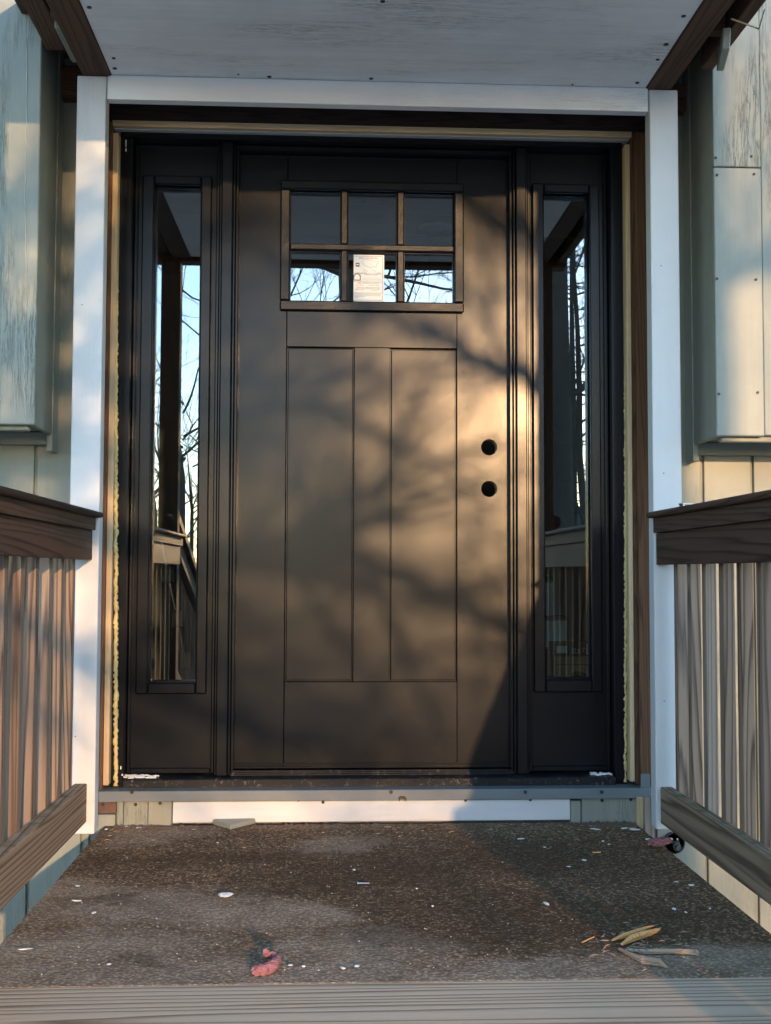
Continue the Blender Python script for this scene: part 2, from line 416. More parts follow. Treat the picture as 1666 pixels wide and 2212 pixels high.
# ================================================================== SETTING
GZ = -0.70
Y_WALL, Y_POST, Y_UNIT, Y_SLAB, Y_SIDE, Y_BAY = 3.70, 3.50, 3.74, 3.815, 3.80, 3.40
Y_GLASS = 3.842
ZS = CZ + 1.53                                # soffit height
gr = B().data([(-300, -300, GZ), (300, -300, GZ), (300, 300, GZ), (-300, 300, GZ)], [(0, 1, 2, 3)]).build('ground', lawn_mat(), None, origin=(0, 0, GZ)); struct(gr)
XFL = (atz(0, 2043, 0).x + atz(207, 1803, 0).x)/2; XFR = (atz(1411, 1810, 0).x + atz(1666, 2016, 0).x)/2
Y_FRONT = atz(800, 2122, 0).y
slab = struct(B().box(XFL, XFR, Y_FRONT+0.0005, Y_WALL-0.035, GZ+0.002, 0.0, 0.0012, 1).build('porch_slab', floor_mat(), None, origin=(0, 0, 0)))
path = struct(B().box(-6.5, 7.5, -7.0, 0.70, GZ+0.002, GZ+0.03, 0.01).build('bounce_slab', simple('path_concrete', (0.60, 0.58, 0.55), 0.9, 0.12, 6, 0.4, 0.004), None))  # unseen pale slab, added to bounce light up under the porch roof

# steps below the porch edge (the photographer stands at their foot)
steps = thing('porch_steps', 'weathered plank steps leading up to the porch edge', 'steps', (0.16, 1.3, GZ))
tw = 0.29
for i in range(4):
    zt = -0.004 - i*0.175
    y1 = Y_FRONT - i*tw; y0 = y1 - tw - 0.03
    t_ = bx('tread', W_TREAD('x'), steps, XFL-0.03, XFR+0.03, y0, y1-0.0005, zt-0.04, zt+0.0035, 0.003, 2)
    bx('riser', W_TREAD('x'), steps, XFL, XFR, y0+0.03, y0+0.05, max(zt-0.175, GZ+0.003), zt-0.042)

# ------------------------------------------------------------------ house wall
wall = thing('house_wall', 'sage green grooved plywood wall of the house around the doorway', 'wall', (0, Y_WALL+0.02, GZ))
XOL, XOR = at(228, 900, 3.64).x, at(1379, 900, 3.64).x      # rough opening
ZOB, ZOT = 0.115, at(817, 250, 3.68).z
PITCHW = 0.166
def boards(x_from, x_to, first, m):
    x = first
    while x > x_from: x -= PITCHW
    while x < x_to:
        a, b = max(x+0.005, x_from), min(x+PITCHW-0.005, x_to)
        if b-a > 0.01: bx('siding_board', m, wall, a, b, Y_WALL, Y_WALL+0.02, GZ+0.01, 3.4, 0.002)
        x += PITCHW
XPL0 = at(159, 600, Y_POST).x; XPL1 = at(223, 600, Y_POST).x
XPR0 = at(1407, 600, Y_POST).x; XPR1 = at(1469, 600, Y_POST).x
gl = at(77, 1000, Y_WALL).x; g1 = at(1518, 1020, Y_WALL).x
boards(-3.0, XOL-0.05, gl, M_GREEN('z')); boards(XOR+0.05, 3.3, g1, M_GREENW)
bx('groove_backing', M_GREEN('z'), wall, -3.0, XOL-0.045, Y_WALL+0.012, Y_WALL+0.16, GZ+0.012, 3.39)
bx('groove_backing', M_GREEN('z'), wall, XOR+0.045, 3.3, Y_WALL+0.012, Y_WALL+0.16, GZ+0.012, 3.39)
bx('upper_wall', M_GREEN('z'), wall, XOL-0.045, XOR+0.045, Y_WALL, Y_WALL+0.16, ZS+0.02, 3.38)
bx('foundation_wall', simple('concrete', (0.22, 0.21, 0.2), 0.9), wall, XOL-0.045, XOR+0.045, Y_WALL+0.02, Y_WALL+0.16, GZ+0.013, 0.06)

# interior: a dim hall behind the door
hall = thing('entry_hall', 'dim hallway room seen through the door glass', 'room', (0.2, 4.2, 0.1))
bx('hall_floor', M_INTF, hall, -1.6, 2.2, Y_WALL+0.17, 7.0, 0.02, 0.10, 0)
bx('hall_ceiling', M_INT, hall, -1.6, 2.2, Y_WALL+0.17, 7.0, 2.62, 2.7, 0)
bx('back_wall', M_INT, hall, -1.6, 2.2, 7.0, 7.1, 0.02, 2.7, 0)
bx('side_wall', M_INT, hall, -1.7, -1.6, Y_WALL+0.17, 7.1, 0.02, 2.7, 0)
bx('side_wall', M_INT, hall, 2.2, 2.3, Y_WALL+0.17, 7.1, 0.02, 2.7, 0)
bx('partition', simple('partition_dark', (0.05, 0.05, 0.05), 0.8), hall, 0.35, 0.47, 5.4, 6.99, 0.11, 2.4, 0)
bx('header_beam', simple('partition_dark', (0.05, 0.05, 0.05), 0.8), hall, 0.475, 2.19, 5.4, 5.6, 2.2, 2.4, 0)
b = B(); pc = at(942, 492, 5.2)
ring_pts = [pc+Vector((math.cos(k*math.pi/12)*0.075, math.sin(k*math.pi/12)*0.075, 0)) for k in range(25)]
b.tube(ring_pts, [0.008]*25, 6, False); b.build('ceiling_light_ring', M_WHITE('z'), hall, True)

# ------------------------------------------------------------------ bays either side
def bay(side):
    left = side < 0
    if left:
        xe = at(81, 560, Y_BAY).x; xo = xe-1.6; zb = at(60, 917, Y_BAY).z; xs = xe-at(57, 560, Y_BAY).x
        lab = 'boxed out wall section with cracked sage paint left of the doorway'
    else:
        xe = at(1544, 560, Y_BAY).x; xo = xe+1.6; zb = at(1600, 942, Y_BAY).z; xs = at(1648, 600, Y_BAY).x-xe
        lab = 'boxed out wall section with sunlit patches right of the doorway'
    t = thing('bay_box', lab, 'bay', ((xe+xo)/2, Y_WALL-0.1, zb), 'boxed bays beside the door')
    s = -1 if left else 1
    def bb(name, m, xa, xb, ya, yb, za, zc, bev=0.003):
        return bx(name, m, t, min(xa, xb), max(xa, xb), ya, yb, za, zc, bev, 2)
    ztop = 3.3
    if left:
        bb('corner_board', M_GREENC, xe, xe+s*0.20, Y_BAY, Y_BAY+0.02, zb, ztop, 0.004)
        bb('front_panel', M_GREENC, xe+s*0.203, xo, Y_BAY+0.004, Y_BAY+0.024, zb+0.004, ztop)
    else:
        zj = at(1595, 361, Y_BAY).z
        bb('corner_board', M_GREENW, xe, xe+s*xs, Y_BAY, Y_BAY+0.02, zb, zj-0.001, 0.004)
        bb('corner_board', M_GREENC, xe, xe+s*xs, Y_BAY-0.001, Y_BAY+0.019, zj+0.001, ztop, 0.004)
        bb('front_panel', M_GREENC, xe+s*(xs+0.002), xo, Y_BAY+0.006, Y_BAY+0.026, zb+0.004, ztop)
        for (u, v) in ((1546, 341), (1623, 338), (1549, 378), (1629, 376), (1549, 602), (1633, 604), (1553, 851), (1637, 848), (1545, 134)):
            p = at(u, v, Y_BAY); disc('screw', M_SCREW, t, (p.x, Y_BAY-0.001, p.z), 0.0042, 0.003)
    if left:
        cp = [at(58+1.6*math.sin(k*.21)+rnd.uniform(-1.6, 1.6)-4*k/60, 90+k*13.4, Y_BAY-0.001) for k in range(61)]
        pb = B(); pb.tube(cp, [0.0005+rnd.uniform(0, .0013) for _ in cp], 5); pb.build('peeling_paint_seam', paint('chipped_edge', (0.45, 0.47, 0.43), 0.5, 'z', 0.3, 0.3), t)
    bb('side_board', M_GREEN('z'), xe+s*0.002, xe+s*0.022, Y_BAY+0.021, Y_WALL-0.075, zb-0.002, ztop, 0.004)
    bb('wall_trim', M_GREEN('z'), xe-s*0.000, xe+s*0.020, Y_WALL-0.073, Y_WALL-0.002, zb-0.055, ztop, 0.004)
    bb('underside', M_GREEN('x'), xe+s*0.024, xo, Y_BAY+0.03, Y_WALL-0.003, zb+0.012, zb+0.03, 0.002)
    bb('drip_board', M_GREEN('x'), xe+s*0.024, xo, Y_BAY+0.03, Y_BAY+0.06, zb-0.014, zb+0.010, 0.004)
    bb('drip_board', M_GREEN('x'), xe+s*0.024, xo, Y_WALL-0.045, Y_WALL-0.004, zb-0.03, zb+0.010, 0.004)
    return t
bay(-1); bay(1)

# ================================================================== ROOF OVER THE PORCH
def edge_x(u, v): return atz(u, v, ZS).x
XSL = (edge_x(171.7, 1)+edge_x(226.7, 126.7))/2; XSR = (edge_x(1515.7, 1)+edge_x(1412.3, 168))/2
Y_EAVE = 2.0; ZE = CZ + 1.512
ceil = thing('porch_ceiling', 'painted plywood ceiling panel over the porch', 'ceiling', ((XSL+XSR)/2, 2.8, ZS), None)
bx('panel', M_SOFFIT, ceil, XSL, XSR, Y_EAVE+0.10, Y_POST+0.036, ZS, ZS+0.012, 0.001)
for (u, v, r) in ((193, 15, 6), (245.7, 125, 5), (248, 147, 6), (827, 2, 6), (582, 165, 6), (802, 169, 6), (1477, 34, 6), (1439, 95, 7), (1421, 128, 5), (1377, 178, 6), (515, 160, 3), (1237, 182, 3)):
    p = atz(u, v, ZS); disc('nail_head', M_SCREW, ceil, (p.x, p.y, ZS-0.0005), r*0.0011, 0.003, 12, 'z')
roof = thing('porch_roof', 'rough brown timber frame of the porch roof', 'roof', (0.2, 2.6, ZS+0.02))
XB0, XB1 = XSL-0.088, XSR+0.080
bx('beam', W_BEAM('y'), roof, XB0, XSL-0.002, Y_EAVE+0.092, Y_POST+0.03, ZS-0.006, ZS+0.13, 0.004, 2)
bx('beam', W_BEAM('y'), roof, XSR+0.002, XB1, Y_EAVE+0.092, Y_POST+0.03, ZS-0.006, ZS+0.13, 0.004, 2)
bx('front_beam', W_BEAM('x'), roof, XB0-0.09, XB1+0.10, Y_EAVE, Y_EAVE+0.089, ZE, ZS+0.13, 0.004, 2)
xl = edge_x(75, 1); xr_ = edge_x(1650, 1)
bx('outer_rafter', W_BEAM('y'), roof, xl-0.05, xl+0.015, Y_EAVE+0.092, Y_BAY-0.005, ZS+0.02, ZS+0.13, 0.004, 2)
bx('outer_rafter', W_BEAM('y'), roof, xr_-0.03, xr_+0.008, Y_EAVE+0.092, Y_BAY-0.03, ZS+0.0, ZS+0.13, 0.004, 2)
bx('blocking', W_BEAM('x'), roof, xl+0.017, XB0-0.002, 3.15, 3.19, ZS+0.01, ZS+0.10, 0.003)
bx('blocking', W_BEAM('x'), roof, XB1+0.002, xr_-0.032, 3.14, 3.18, ZS+0.01, ZS+0.10, 0.003)
bx('rotten_board', W_STUD('y'), roof, XB1+0.002, xr_-0.032, 2.2, 3.12, ZS+0.055, ZS+0.075, 0.003)
bx('rotten_board', W_BEAM('y'), roof, xl+0.017, XB0-0.002, 2.2, 3.14, ZS+0.05, ZS+0.07, 0.003)
bx('split_trim', M_GREEN('y'), roof, xl+0.018, xl+0.045, 3.195, 3.42, ZS-0.005, ZS+0.03, 0.004)
p = atz(1590, 80, ZS-0.03)
b = B(); b.box(-0.011, 0.011, -0.10, 0.10, -0.03, 0.03, 0.003)
o = b.build('splintered_trim', M_GREEN('y'), roof); o.location += Vector((p.x, p.y+0.10, p.z+0.01)); o.rotation_euler = (0.12, 0.05, -0.25)
b = B(); b.tube([atz(1520+60, 40, ZS-0.01), atz(1640, 62, ZS-0.012), atz(1652, 20, ZS-0.01)], [0.0025, 0.003, 0.002], 5)
b.build('wood_sliver', M_CARD, roof)
bx('deck', W_BEAM('x'), roof, XB0-0.16, XB1+0.115, Y_EAVE-0.02, Y_WALL-0.003, ZS+0.131, ZS+0.15, 0.002)
bx('shingle_layer', simple('shingle', (0.05, 0.05, 0.055), 0.95, 0.3, 30), roof, XB0-0.17, XB1+0.12, Y_EAVE-0.05, Y_WALL-0.003, ZS+0.151, ZS+0.17, 0.002)
# ledger blocks on the wall behind the posts
bx('ledger', W_STUD('x'), roof, at(118, 170, 3.67).x, XPL1, 3.655, Y_WALL-0.002, at(140, 212, 3.66).z, at(140, 142, 3.66).z, 0.004)
bx('ledger', W_STUD('x'), roof, XPR0, at(1488, 190, 3.67).x, 3.655, Y_WALL-0.002, at(1475, 240, 3.66).z, at(1475, 183, 3.66).z, 0.004)

# ------------------------------------------------------------------ white posts and header
ZPT_L = at(200, 127, Y_POST).z; ZPT_R = at(1440, 169, Y_POST).z
lp = bx('trim_post', M_WHITE('z'), None, XPL0, XPL1, Y_POST, Y_POST+0.055, 0.012, ZS-0.008, 0.004, 2)
tag(lp, 'white painted post at the left end of the railing, upper part sunlit', 'post', 'white trim posts')
rp = bx('trim_post', M_WHITE('z'), None, XPR0, XPR1, Y_POST, Y_POST+0.055, 0.012, ZS-0.008, 0.004, 2)
tag(rp, 'white painted post right of the door, wholly in shade', 'post', 'white trim posts')
zh0 = at(817, 227, Y_POST+0.006).z
hd = bx('header_board', paint('shade_lifted_white', (0.84, 0.83, 0.82), 0.5, 'x', 0.3, 0.08, specks=0.3, streak=0.03), None, XPL1+0.001, XPR0-0.001, Y_POST+0.006, Y_POST+0.044, zh0, ZS-0.001, 0.003, 2)  # trim white lightened in colour to make up for shade under the roof
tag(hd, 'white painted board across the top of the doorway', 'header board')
for o, zz in ((lp, (0.30, 0.9, 1.6)), (rp, (0.4, 1.1, 1.75))):
    for z in zz:
        xm = (XPL0+XPL1)/2 if o is lp else (XPR0+XPR1)/2
        disc('filled_nail_hole', M_SCREW, o, (xm+rnd.uniform(-.02, .02), Y_POST-0.0004, z), 0.0018, 0.002, 10)

# ------------------------------------------------------------------ rough framing around the unit
def strip(name, mat, label, cat, u0, v0, u1, v1, Y, dep, group=None, bev=0.002):
    x0, x1, z0, z1 = rect(u0, v0, u1, v1, Y)
    o = bx(name, mat, None, x0, x1, Y, Y+dep, z0, z1, bev)
    return tag(o, label, cat, group)
strip('rough_header', wood('shade_dark_header_wood', 'x', ((0.006, 0.004, 0.003), (0.026, 0.014, 0.010), (0.040, 0.022, 0.015)), 150, 0.9), 'dark rough sawn timber just under the white header board', 'timber', 205, 215, 1420, 263, 3.655, 0.12)  # stud wood with the shade under the header darkened into its colour
strip('pine_batten', W_PINE('x'), 'upper pale pine batten above the black door frame', 'batten', 242, 262.5, 1366, 273, 3.690, 0.10)
strip('pine_batten', W_PINE('x'), 'lower pale pine batten above the black door frame', 'batten', 241, 273.4, 1365, 283.6, 3.694, 0.10)
strip('head_flashing', simple('pale_vinyl', (0.42, 0.43, 0.44), 0.5), 'thin grey flashing strip on top of the door frame', 'flashing', 238, 283.9, 1364, 290, 3.715, 0.06)
strip('rough_stud', W_STUD('z'), 'rough brown stud beside the left white post', 'stud', 196, 262, 232.3, 1712, 3.692, 0.05, 'rough studs')
strip('pine_shim', W_PINE('z'), 'long pale pine shim strip left of the door frame', 'shim', 232.6, 286, 245.5, 1697, 3.705, 0.10, 'pine shims')
strip('rough_stud', W_STUD('z'), 'rough brown stud beside the right white post', 'stud', 1377.5, 262, 1420, 1700, 3.692, 0.05, 'rough studs')
strip('gap_board', W_STUD('z'), 'narrow dark board between right stud and pine shim', 'board', 1367.3, 276, 1377.1, 1694, 3.70, 0.05)
strip('pine_shim', W_PINE('z'), 'long pale pine shim strip right of the door frame', 'shim', 1356.4, 311, 1367, 1689, 3.705, 0.10, 'pine shims')
def foam(u, v0, v1, label, k_=1.0, Yf=3.722):
    b = B(); vs = []; n = 300
    a = at(u, v0, Yf); c = at(u, v1, Yf)
    pts, rads = [], []
    for i in range(n):
        p = a.lerp(c, i/(n-1)); pts.append(p+Vector((rnd.uniform(-.002, .002), rnd.uniform(-.003, .003), 0)))
        rads.append(k_*0.0066+0.0010*math.sin(i*2.3+rnd.uniform(-1, 1))+rnd.uniform(-.0012, .0018))
    b.tube(pts, rads, 8); return tag(b.build('foam_bead', M_FOAM, None, True), label, 'foam', 'beads of expanding foam')
foam(250.5, 300, 1698, 'yellow expanding foam bead along the left door jamb')
foam(1351.5, 312, 1690, 'yellow expanding foam bead along the right door jamb', 0.6, 3.738)
# sill pan flashing with upturned ends
xa, xb = at(205, 1715, 3.665).x, at(1405, 1705, 3.665).x
za, zb_ = at(800, 1729, 3.665).z, at(800, 1706.5, 3.665).z
pan = thing('sill_pan', 'blue grey sill pan flashing under the black threshold', 'flashing', ((xa+xb)/2, 3.67, za))
bx('apron', M_METAL, pan, xa, xb, 3.665, 3.668, za, zb_, 0.001)
bx('tray', M_METAL, pan, xa, xb, 3.669, 3.80, zb_-0.003, zb_, 0.001)
bx('end_dam', M_METAL, pan, xa, xa+0.012, 3.667, 3.80, zb_+0.001, zb_+0.045, 0.001)
bx('end_dam', M_METAL, pan, xb-0.030, xb, 3.6655, 3.6685, zb_+0.0005, zb_+0.045, 0.001)
for u in (285, 845, 1135, 1300):
    p = at(u, 1711, 3.664); disc('tar_blob', M_BLACKP, pan, (p.x, 3.6635, p.z), 0.006, 0.004, 9)
strip('kick_board', M_BOARD('x'), 'white board under the sill pan flashing, screwed on', 'board', 373, 1729.5, 1232, 1775, 3.675, 0.018)
kb = bpy.context.scene.objects['kick_board']
for (u, v) in ((645, 1728), (698, 1733), (1006, 1729), (1146, 1728)):
    p = at(u, v, 3.674); disc('screw', M_SCREW, kb, (p.x, 3.6745, p.z), 0.005, 0.003)
b = B(); p = at(869, 1724, 3.672)
b.prism([(p.x-.012, p.z+.004), (p.x-.005, p.z+.008), (p.x+.008, p.z+.007), (p.x+.013, p.z+.0), (p.x+.011, p.z-.010), (p.x+.008, p.z-.001), (p.x-.006, p.z+.001), (p.x-.009, p.z-.010)], 3.660, 3.664)
tag(b.build('torn_clip', M_BLACKP, None), 'small torn black clip sticking out from the white kick board', 'clip')
def gp(u0, u1, v1, label, mat=None, v0=1730, screws=()):
    o = strip('siding_offcut', mat or M_GREEN('z'), label, 'siding', u0, v0, u1, v1, 3.676, 0.02, 'siding pieces below the door')
    for (u, v) in screws:
        p = at(u, v, 3.675); disc('screw', M_SCREW, o, (p.x, 3.6755, p.z), 0.0055, 0.003)
gp(205, 251, 1758, 'rotten brown siding end below the left end of the sill pan', M_REDB, 1731, ((222, 1738),))
gp(252, 266, 1790, 'narrowest sage siding sliver below the sill pan, by the rotten end')
gp(267, 319, 1790, 'sage siding piece below the sill pan, second from the white board on the left', None, 1730, ((293, 1738),))
gp(320, 371, 1790, 'sage siding piece touching the left end of the white kick board', None, 1730, ((346, 1735),))
gp(205, 249, 1800, 'low sage siding block at the back left corner of the porch floor', None, 1760)
gp(1233, 1255, 1780, 'narrow sage siding piece touching the right end of the kick board')
gp(1257, 1376, 1785, 'wide sage siding piece below the right sidelight', None, 1722, ((1301, 1729), (1363, 1727)))
strip('pine_block', W_PINE('z'), 'short split pine block at the right back corner of the porch', 'block', 1376.5, 1722, 1393, 1790, 3.66, 0.03)
strip('grey_stud_end', W_GREY('z'), 'grey weathered stud end behind the right white post foot', 'stud', 1393.5, 1722, 1412, 1830, 3.64, 0.03)

# ================================================================== DOOR FRAME WITH SIDELIGHTS
ux0, ux1, uz0, uz1 = rect(250, 288.5, 1349.5, 1704, Y_UNIT)
frame = thing('door_frame', 'black door frame with a tall sidelight on each side', 'door frame', ((ux0+ux1)/2, Y_UNIT+0.05, uz0))
def fb(name, m, u0, v0, u1, v1, Y, Yb, bev=0.0015, parent=frame):
    x0, x1, z0, z1 = rect(u0, v0, u1, v1, Y)
    return bx(name, m, parent, x0, x1, Y, Yb, z0, z1, bev)
def X(u, Y, v=1000): return at(u, v, Y).x
def Z(v, Y, u=800): return at(u, v, Y).z
Yb = 3.90
xjl, xjr = X(276.5, Y_UNIT), X(1324, Y_UNIT)
bx('side_jamb', M_FRAME, frame, ux0, xjl, Y_UNIT, Yb, uz0, uz1-0.0305, 0.002)
bx('side_jamb', M_FRAME, frame, xjr, ux1, Y_UNIT, Yb, uz0, uz1-0.0305, 0.002)
bx('head_jamb', M_FRAME, frame, ux0, ux1, Y_UNIT, Yb, uz1-0.030, uz1, 0.002)
for (u, v0, v1) in ((272.2, 302, 317), (272.2, 320, 327), (261, 1655, 1662), (264, 1672, 1676)):
    fb('paint_scuff', M_CRUMB, u-1.2, v0, u+1.2, v1, Y_UNIT-0.0006, Y_UNIT-0.0001, 0)
zsl = Z(1676, Y_UNIT)                           # top of the threshold
xm1, xm2 = X(473, 3.752), X(497, 3.752); xm3, xm4 = X(1117, 3.752), X(1139, 3.752)
for (a, c_) in ((xm1, xm2), (xm3, xm4)):
    bx('mullion', M_FRAME, frame, a, c_, 3.752, Yb, zsl-0.001, uz1-0.031, 0.003)
    bx('mullion_bead', M_FRAME, frame, a-0.008, a-0.0005, 3.768, Yb-0.01, zsl-0.001, uz1-0.031, 0.002)
    bx('mullion_bead', M_FRAME, frame, c_+0.0005, c_+0.008, 3.768, Yb-0.01, zsl-0.001, uz1-0.031, 0.002)
# threshold
th = bx('threshold', M_SILL, frame, xjl+0.001, xjr-0.001, Y_UNIT-0.02, Yb+0.03, uz0+0.004, zsl-0.004, 0.003)
bx('threshold_lip', M_FRAME, frame, ux0+0.002, ux1-0.002, Y_UNIT-0.034, Y_UNIT-0.021, uz0-0.004, uz0+0.010, 0.002)
sx0, sx1 = xm2+0.0085, xm3-0.0085
zst = uz1-0.031
for k in range(3):
    bx('sill_ridge', M_SILL, th, sx0, sx1, 3.770+k*0.012, 3.777+k*0.012, zsl-0.0035, zsl+0.002+k*0.004, 0.001)
# stops round the door slab
bx('door_stop', M_FRAME, frame, sx0, sx0+0.010, 3.782, Yb-0.012, zsl+0.003, zst-0.0005, 0.002)
bx('door_stop', M_FRAME, frame, sx1-0.010, sx1, 3.782, Yb-0.012, zsl+0.003, zst-0.0005, 0.002)
bx('door_stop', M_FRAME, frame, sx0+0.011, sx1-0.011, 3.782, Yb-0.012, zst-0.018, zst-0.0005, 0.002)

def sidelight(x0, x1, mo, gi, mats):
    """x0..x1 panel, mo = moulding outer rect (x0,x1,z0,z1), gi = glass opening rect"""
    z0, z1 = zsl+0.002, zst-0.001
    sd = B()
    # flat panel with a window: four members
    fr = B()
    s = bx('sidelight', M_DOOR, frame, x0, x1, Y_SIDE+0.044, Y_SIDE+0.050, z0, mo[2]-0.02)   # backing skin of the lower panel
    def m(name, *a, mat=M_DOOR, bev=0.0012): return bx(name, mat, s, *a, bev)
    m('stile', x0, gi[0], Y_SIDE, Y_SIDE+0.043, gi[2], gi[3], mat=M_DOORV, bev=0)
    m('stile', gi[1], x1, Y_SIDE, Y_SIDE+0.043, gi[2], gi[3], mat=M_DOORV, bev=0)
    m('rail', x0, x1, Y_SIDE, Y_SIDE+0.043, gi[3]+0.00005, z1, mat=M_DOORV, bev=0)
    m('rail', x0, x1, Y_SIDE, Y_SIDE+0.043, z0, gi[2]-0.00005, mat=M_DOORV, bev=0)
    m('edge_bead', x0+0.0003, x0+0.012, Y_SIDE-0.014, Y_SIDE-0.0005, z0, z1, mat=M_FRAME, bev=0.003)
    m('edge_bead', x1-0.012, x1-0.0003, Y_SIDE-0.014, Y_SIDE-0.0005, z0, z1, mat=M_FRAME, bev=0.003)
    m('bottom_strip', x0+0.0125, x1-0.0125, Y_SIDE-0.012, Y_SIDE-0.0005, z0, z0+0.018, mat=M_FRAME, bev=0.003)
    yo = Y_SIDE-0.016
    m('moulding', mo[0], gi[0]+0.004, yo, Y_SIDE-0.0006, mo[2], mo[3], mat=mats, bev=0.004)
    m('moulding', gi[1]-0.004, mo[1], yo, Y_SIDE-0.0006, mo[2], mo[3], mat=mats, bev=0.004)
    m('moulding', gi[0]+0.0045, gi[1]-0.0045, yo+0.0004, Y_SIDE-0.0006, gi[3]-0.004, mo[3], mat=mats, bev=0.004)
    m('moulding', gi[0]+0.0045, gi[1]-0.0045, yo+0.0004, Y_SIDE-0.0006, mo[2], gi[2]+0.004, mat=mats, bev=0.004)
    for (a, c_) in ((gi[0]+0.0005, gi[0]+0.009), (gi[1]-0.009, gi[1]-0.0005)):
        m('glazing_bead', a, c_, Y_SIDE+0.012, Y_SIDE+0.026, gi[2]+0.010, gi[3]-0.010, mat=M_FRAME)
    for (a, c_) in ((gi[2]+0.0005, gi[2]+0.0095), (gi[3]-0.0095, gi[3]-0.0005)):
        m('glazing_bead', gi[0]+0.0005, gi[1]-0.0005, Y_SIDE+0.012, Y_SIDE+0.026, a, c_, mat=M_FRAME)
    m('pane', gi[0]+0.001, gi[1]-0.001, Y_SIDE+0.028, Y_SIDE+0.032, gi[2]+0.001, gi[3]-0.001, mat=M_GLASS, bev=0)
    return s
M_MOULD = black_paint('moulding_black', 0.255, 260, 0.0003, 0.4, 'z')
ym = Y_SIDE-0.016
mo = rect(300, 378.5, 452, 1499.6, ym); gi = rect(325, 399, 432.5, 1477, Y_SIDE)
SL = sidelight(xjl+0.0005, xm1-0.0085, mo, gi, M_MOULD); SL['label'] = 'left sidelight with branches and sky in its glass'
mo2 = rect(1152, 396.5, 1299, 1496, ym); gi2 = rect(1173, 417, 1277, 1470, Y_SIDE)
SR = sidelight(xm4+0.0085, xjr-0.0005, mo2, gi2, M_MOULD); SR['label'] = 'right sidelight with a dark trunk in its glass'

# ================================================================== FRONT DOOR
YB = Y_SLAB+0.045
dx0, dx1 = sx0+0.0045, sx1-0.0045
dz0, dz1 = zsl+0.012, zst-0.0195
door = thing('front_door', 'black panelled front door with six small panes and two empty lock holes', 'door', ((dx0+dx1)/2, Y_SLAB+0.02, dz0))
xs1, xs2 = X(617.5, Y_SLAB), X(987.8, Y_SLAB)            # stile / rail seams
pl = (X(764.5, Y_SLAB), X(842.5, Y_SLAB))
zp1, zp0 = Z(751, Y_SLAB), Z(1472.5, Y_SLAB)
lo = rect(605.6, 392, 1002.5, 672, Y_SLAB-0.016); li = rect(625, 412.5, 982.8, 655, Y_SLAB)
G = 0.0008
def d(name, mat, *a, bev=0.0012, parent=door): return bx(name, mat, parent, *a, bev)
d('stile', M_DOORV, dx0, xs1-G, Y_SLAB, YB, dz0, dz1)
# lock stile with two bores
hx1, hz1 = at(1057, 966, Y_SLAB).x, at(1057, 966, Y_SLAB).z; hz2 = at(1057, 1056, Y_SLAB).z; hr = 0.0272
b = B(); q = 0.040; n = 40
xa_, xb_ = xs2+G, dx1
def slabpart(z0, z1):
    b.data([(xa_, Y_SLAB, z0), (xb_, Y_SLAB, z0), (xb_, Y_SLAB, z1), (xa_, Y_SLAB, z1), (xa_, YB, z0), (xb_, YB, z0), (xb_, YB, z1), (xa_, YB, z1)],
           [(0, 1, 2, 3), (7, 6, 5, 4), (1, 5, 6, 2), (4, 0, 3, 7)])
def holepart(cx, cz, z0, z1):
    vs, fs = [], []
    for y in (Y_SLAB, YB):
        for k in range(n):
            a = 2*math.pi*(k+0.5)/n; ca, sa = math.cos(a), math.sin(a)
            tx = ((xb_-cx) if ca > 0 else (cx-xa_))/abs(ca); tz = ((z1-cz) if sa > 0 else (cz-z0))/abs(sa)
            tt = min(tx, tz)
            vs.append((cx+ca*tt, y, cz+sa*tt))
        for k in range(n):
            a = 2*math.pi*(k+0.5)/n; vs.append((cx+math.cos(a)*hr, y, cz+math.sin(a)*hr))
    for k in range(n):
        k2 = (k+1) % n
        fs.append((k, k2, n+k2, n+k)); fs.append((2*n+k, 3*n+k, 3*n+k2, 2*n+k2)); fs.append((n+k, n+k2, 3*n+k2, 3*n+k))
        fs.append((k, 2*n+k, 2*n+k2, k2))
    # fill the four corners left open by the fan
    for y0_, base in ((Y_SLAB, 0), (YB, 2*n)):
        for (X_, Z_) in ((xb_, z1), (xa_, z1), (xa_, z0), (xb_, z0)):
            best = None
            for k in range(n):
                p1, p2 = vs[base+k], vs[base+(k+1) % n]
                on1 = abs(p1[0]-X_) < 1e-6 or abs(p1[2]-Z_) < 1e-6; on2 = abs(p2[0]-X_) < 1e-6 or abs(p2[2]-Z_) < 1e-6
                if on1 and on2 and (abs(p1[0]-X_) < 1e-6) != (abs(p2[0]-X_) < 1e-6) : best = k
            if best is not None:
                vs.append((X_, y0_, Z_)); fs.append((base+best, base+(best+1) % n, len(vs)-1))
    b.data(vs, fs)
zm_ = (hz1+hz2)/2
slabpart(dz0, hz2-q); holepart(hx1, hz2, hz2-q, zm_); holepart(hx1, hz1, zm_, hz1+q); slabpart(hz1+q, dz1)
b.build('lock_stile', M_DOOR, door, weld=True)
for hz_ in (hz1, hz2):
    b = B(); vs_, fs_ = [], []
    for y_ in (Y_SLAB+0.0025, YB-0.001):
        for k in range(n): vs_.append((hx1+math.cos(2*math.pi*k/n)*(hr-0.0007), y_, hz_+math.sin(2*math.pi*k/n)*(hr-0.0007)))
    for k in range(n): fs_.append((k, (k+1) % n, n+(k+1) % n, n+k))
    b.data(vs_, fs_).build('bore_lining', M_CARD, door)
d('top_rail', M_DOOR, xs1+G, xs2-G, Y_SLAB, YB, li[3], dz1)
d('middle_rail', M_DOOR, xs1+G, xs2-G, Y_SLAB, YB, zp1+G, li[2])
d('bottom_rail', M_DOORH, xs1+G, xs2-G, Y_SLAB, YB, dz0, zp0-G)
d('centre_stile', M_DOORV, pl[0]+0.0005, pl[1]-0.0005, Y_SLAB, YB, zp0, zp1)
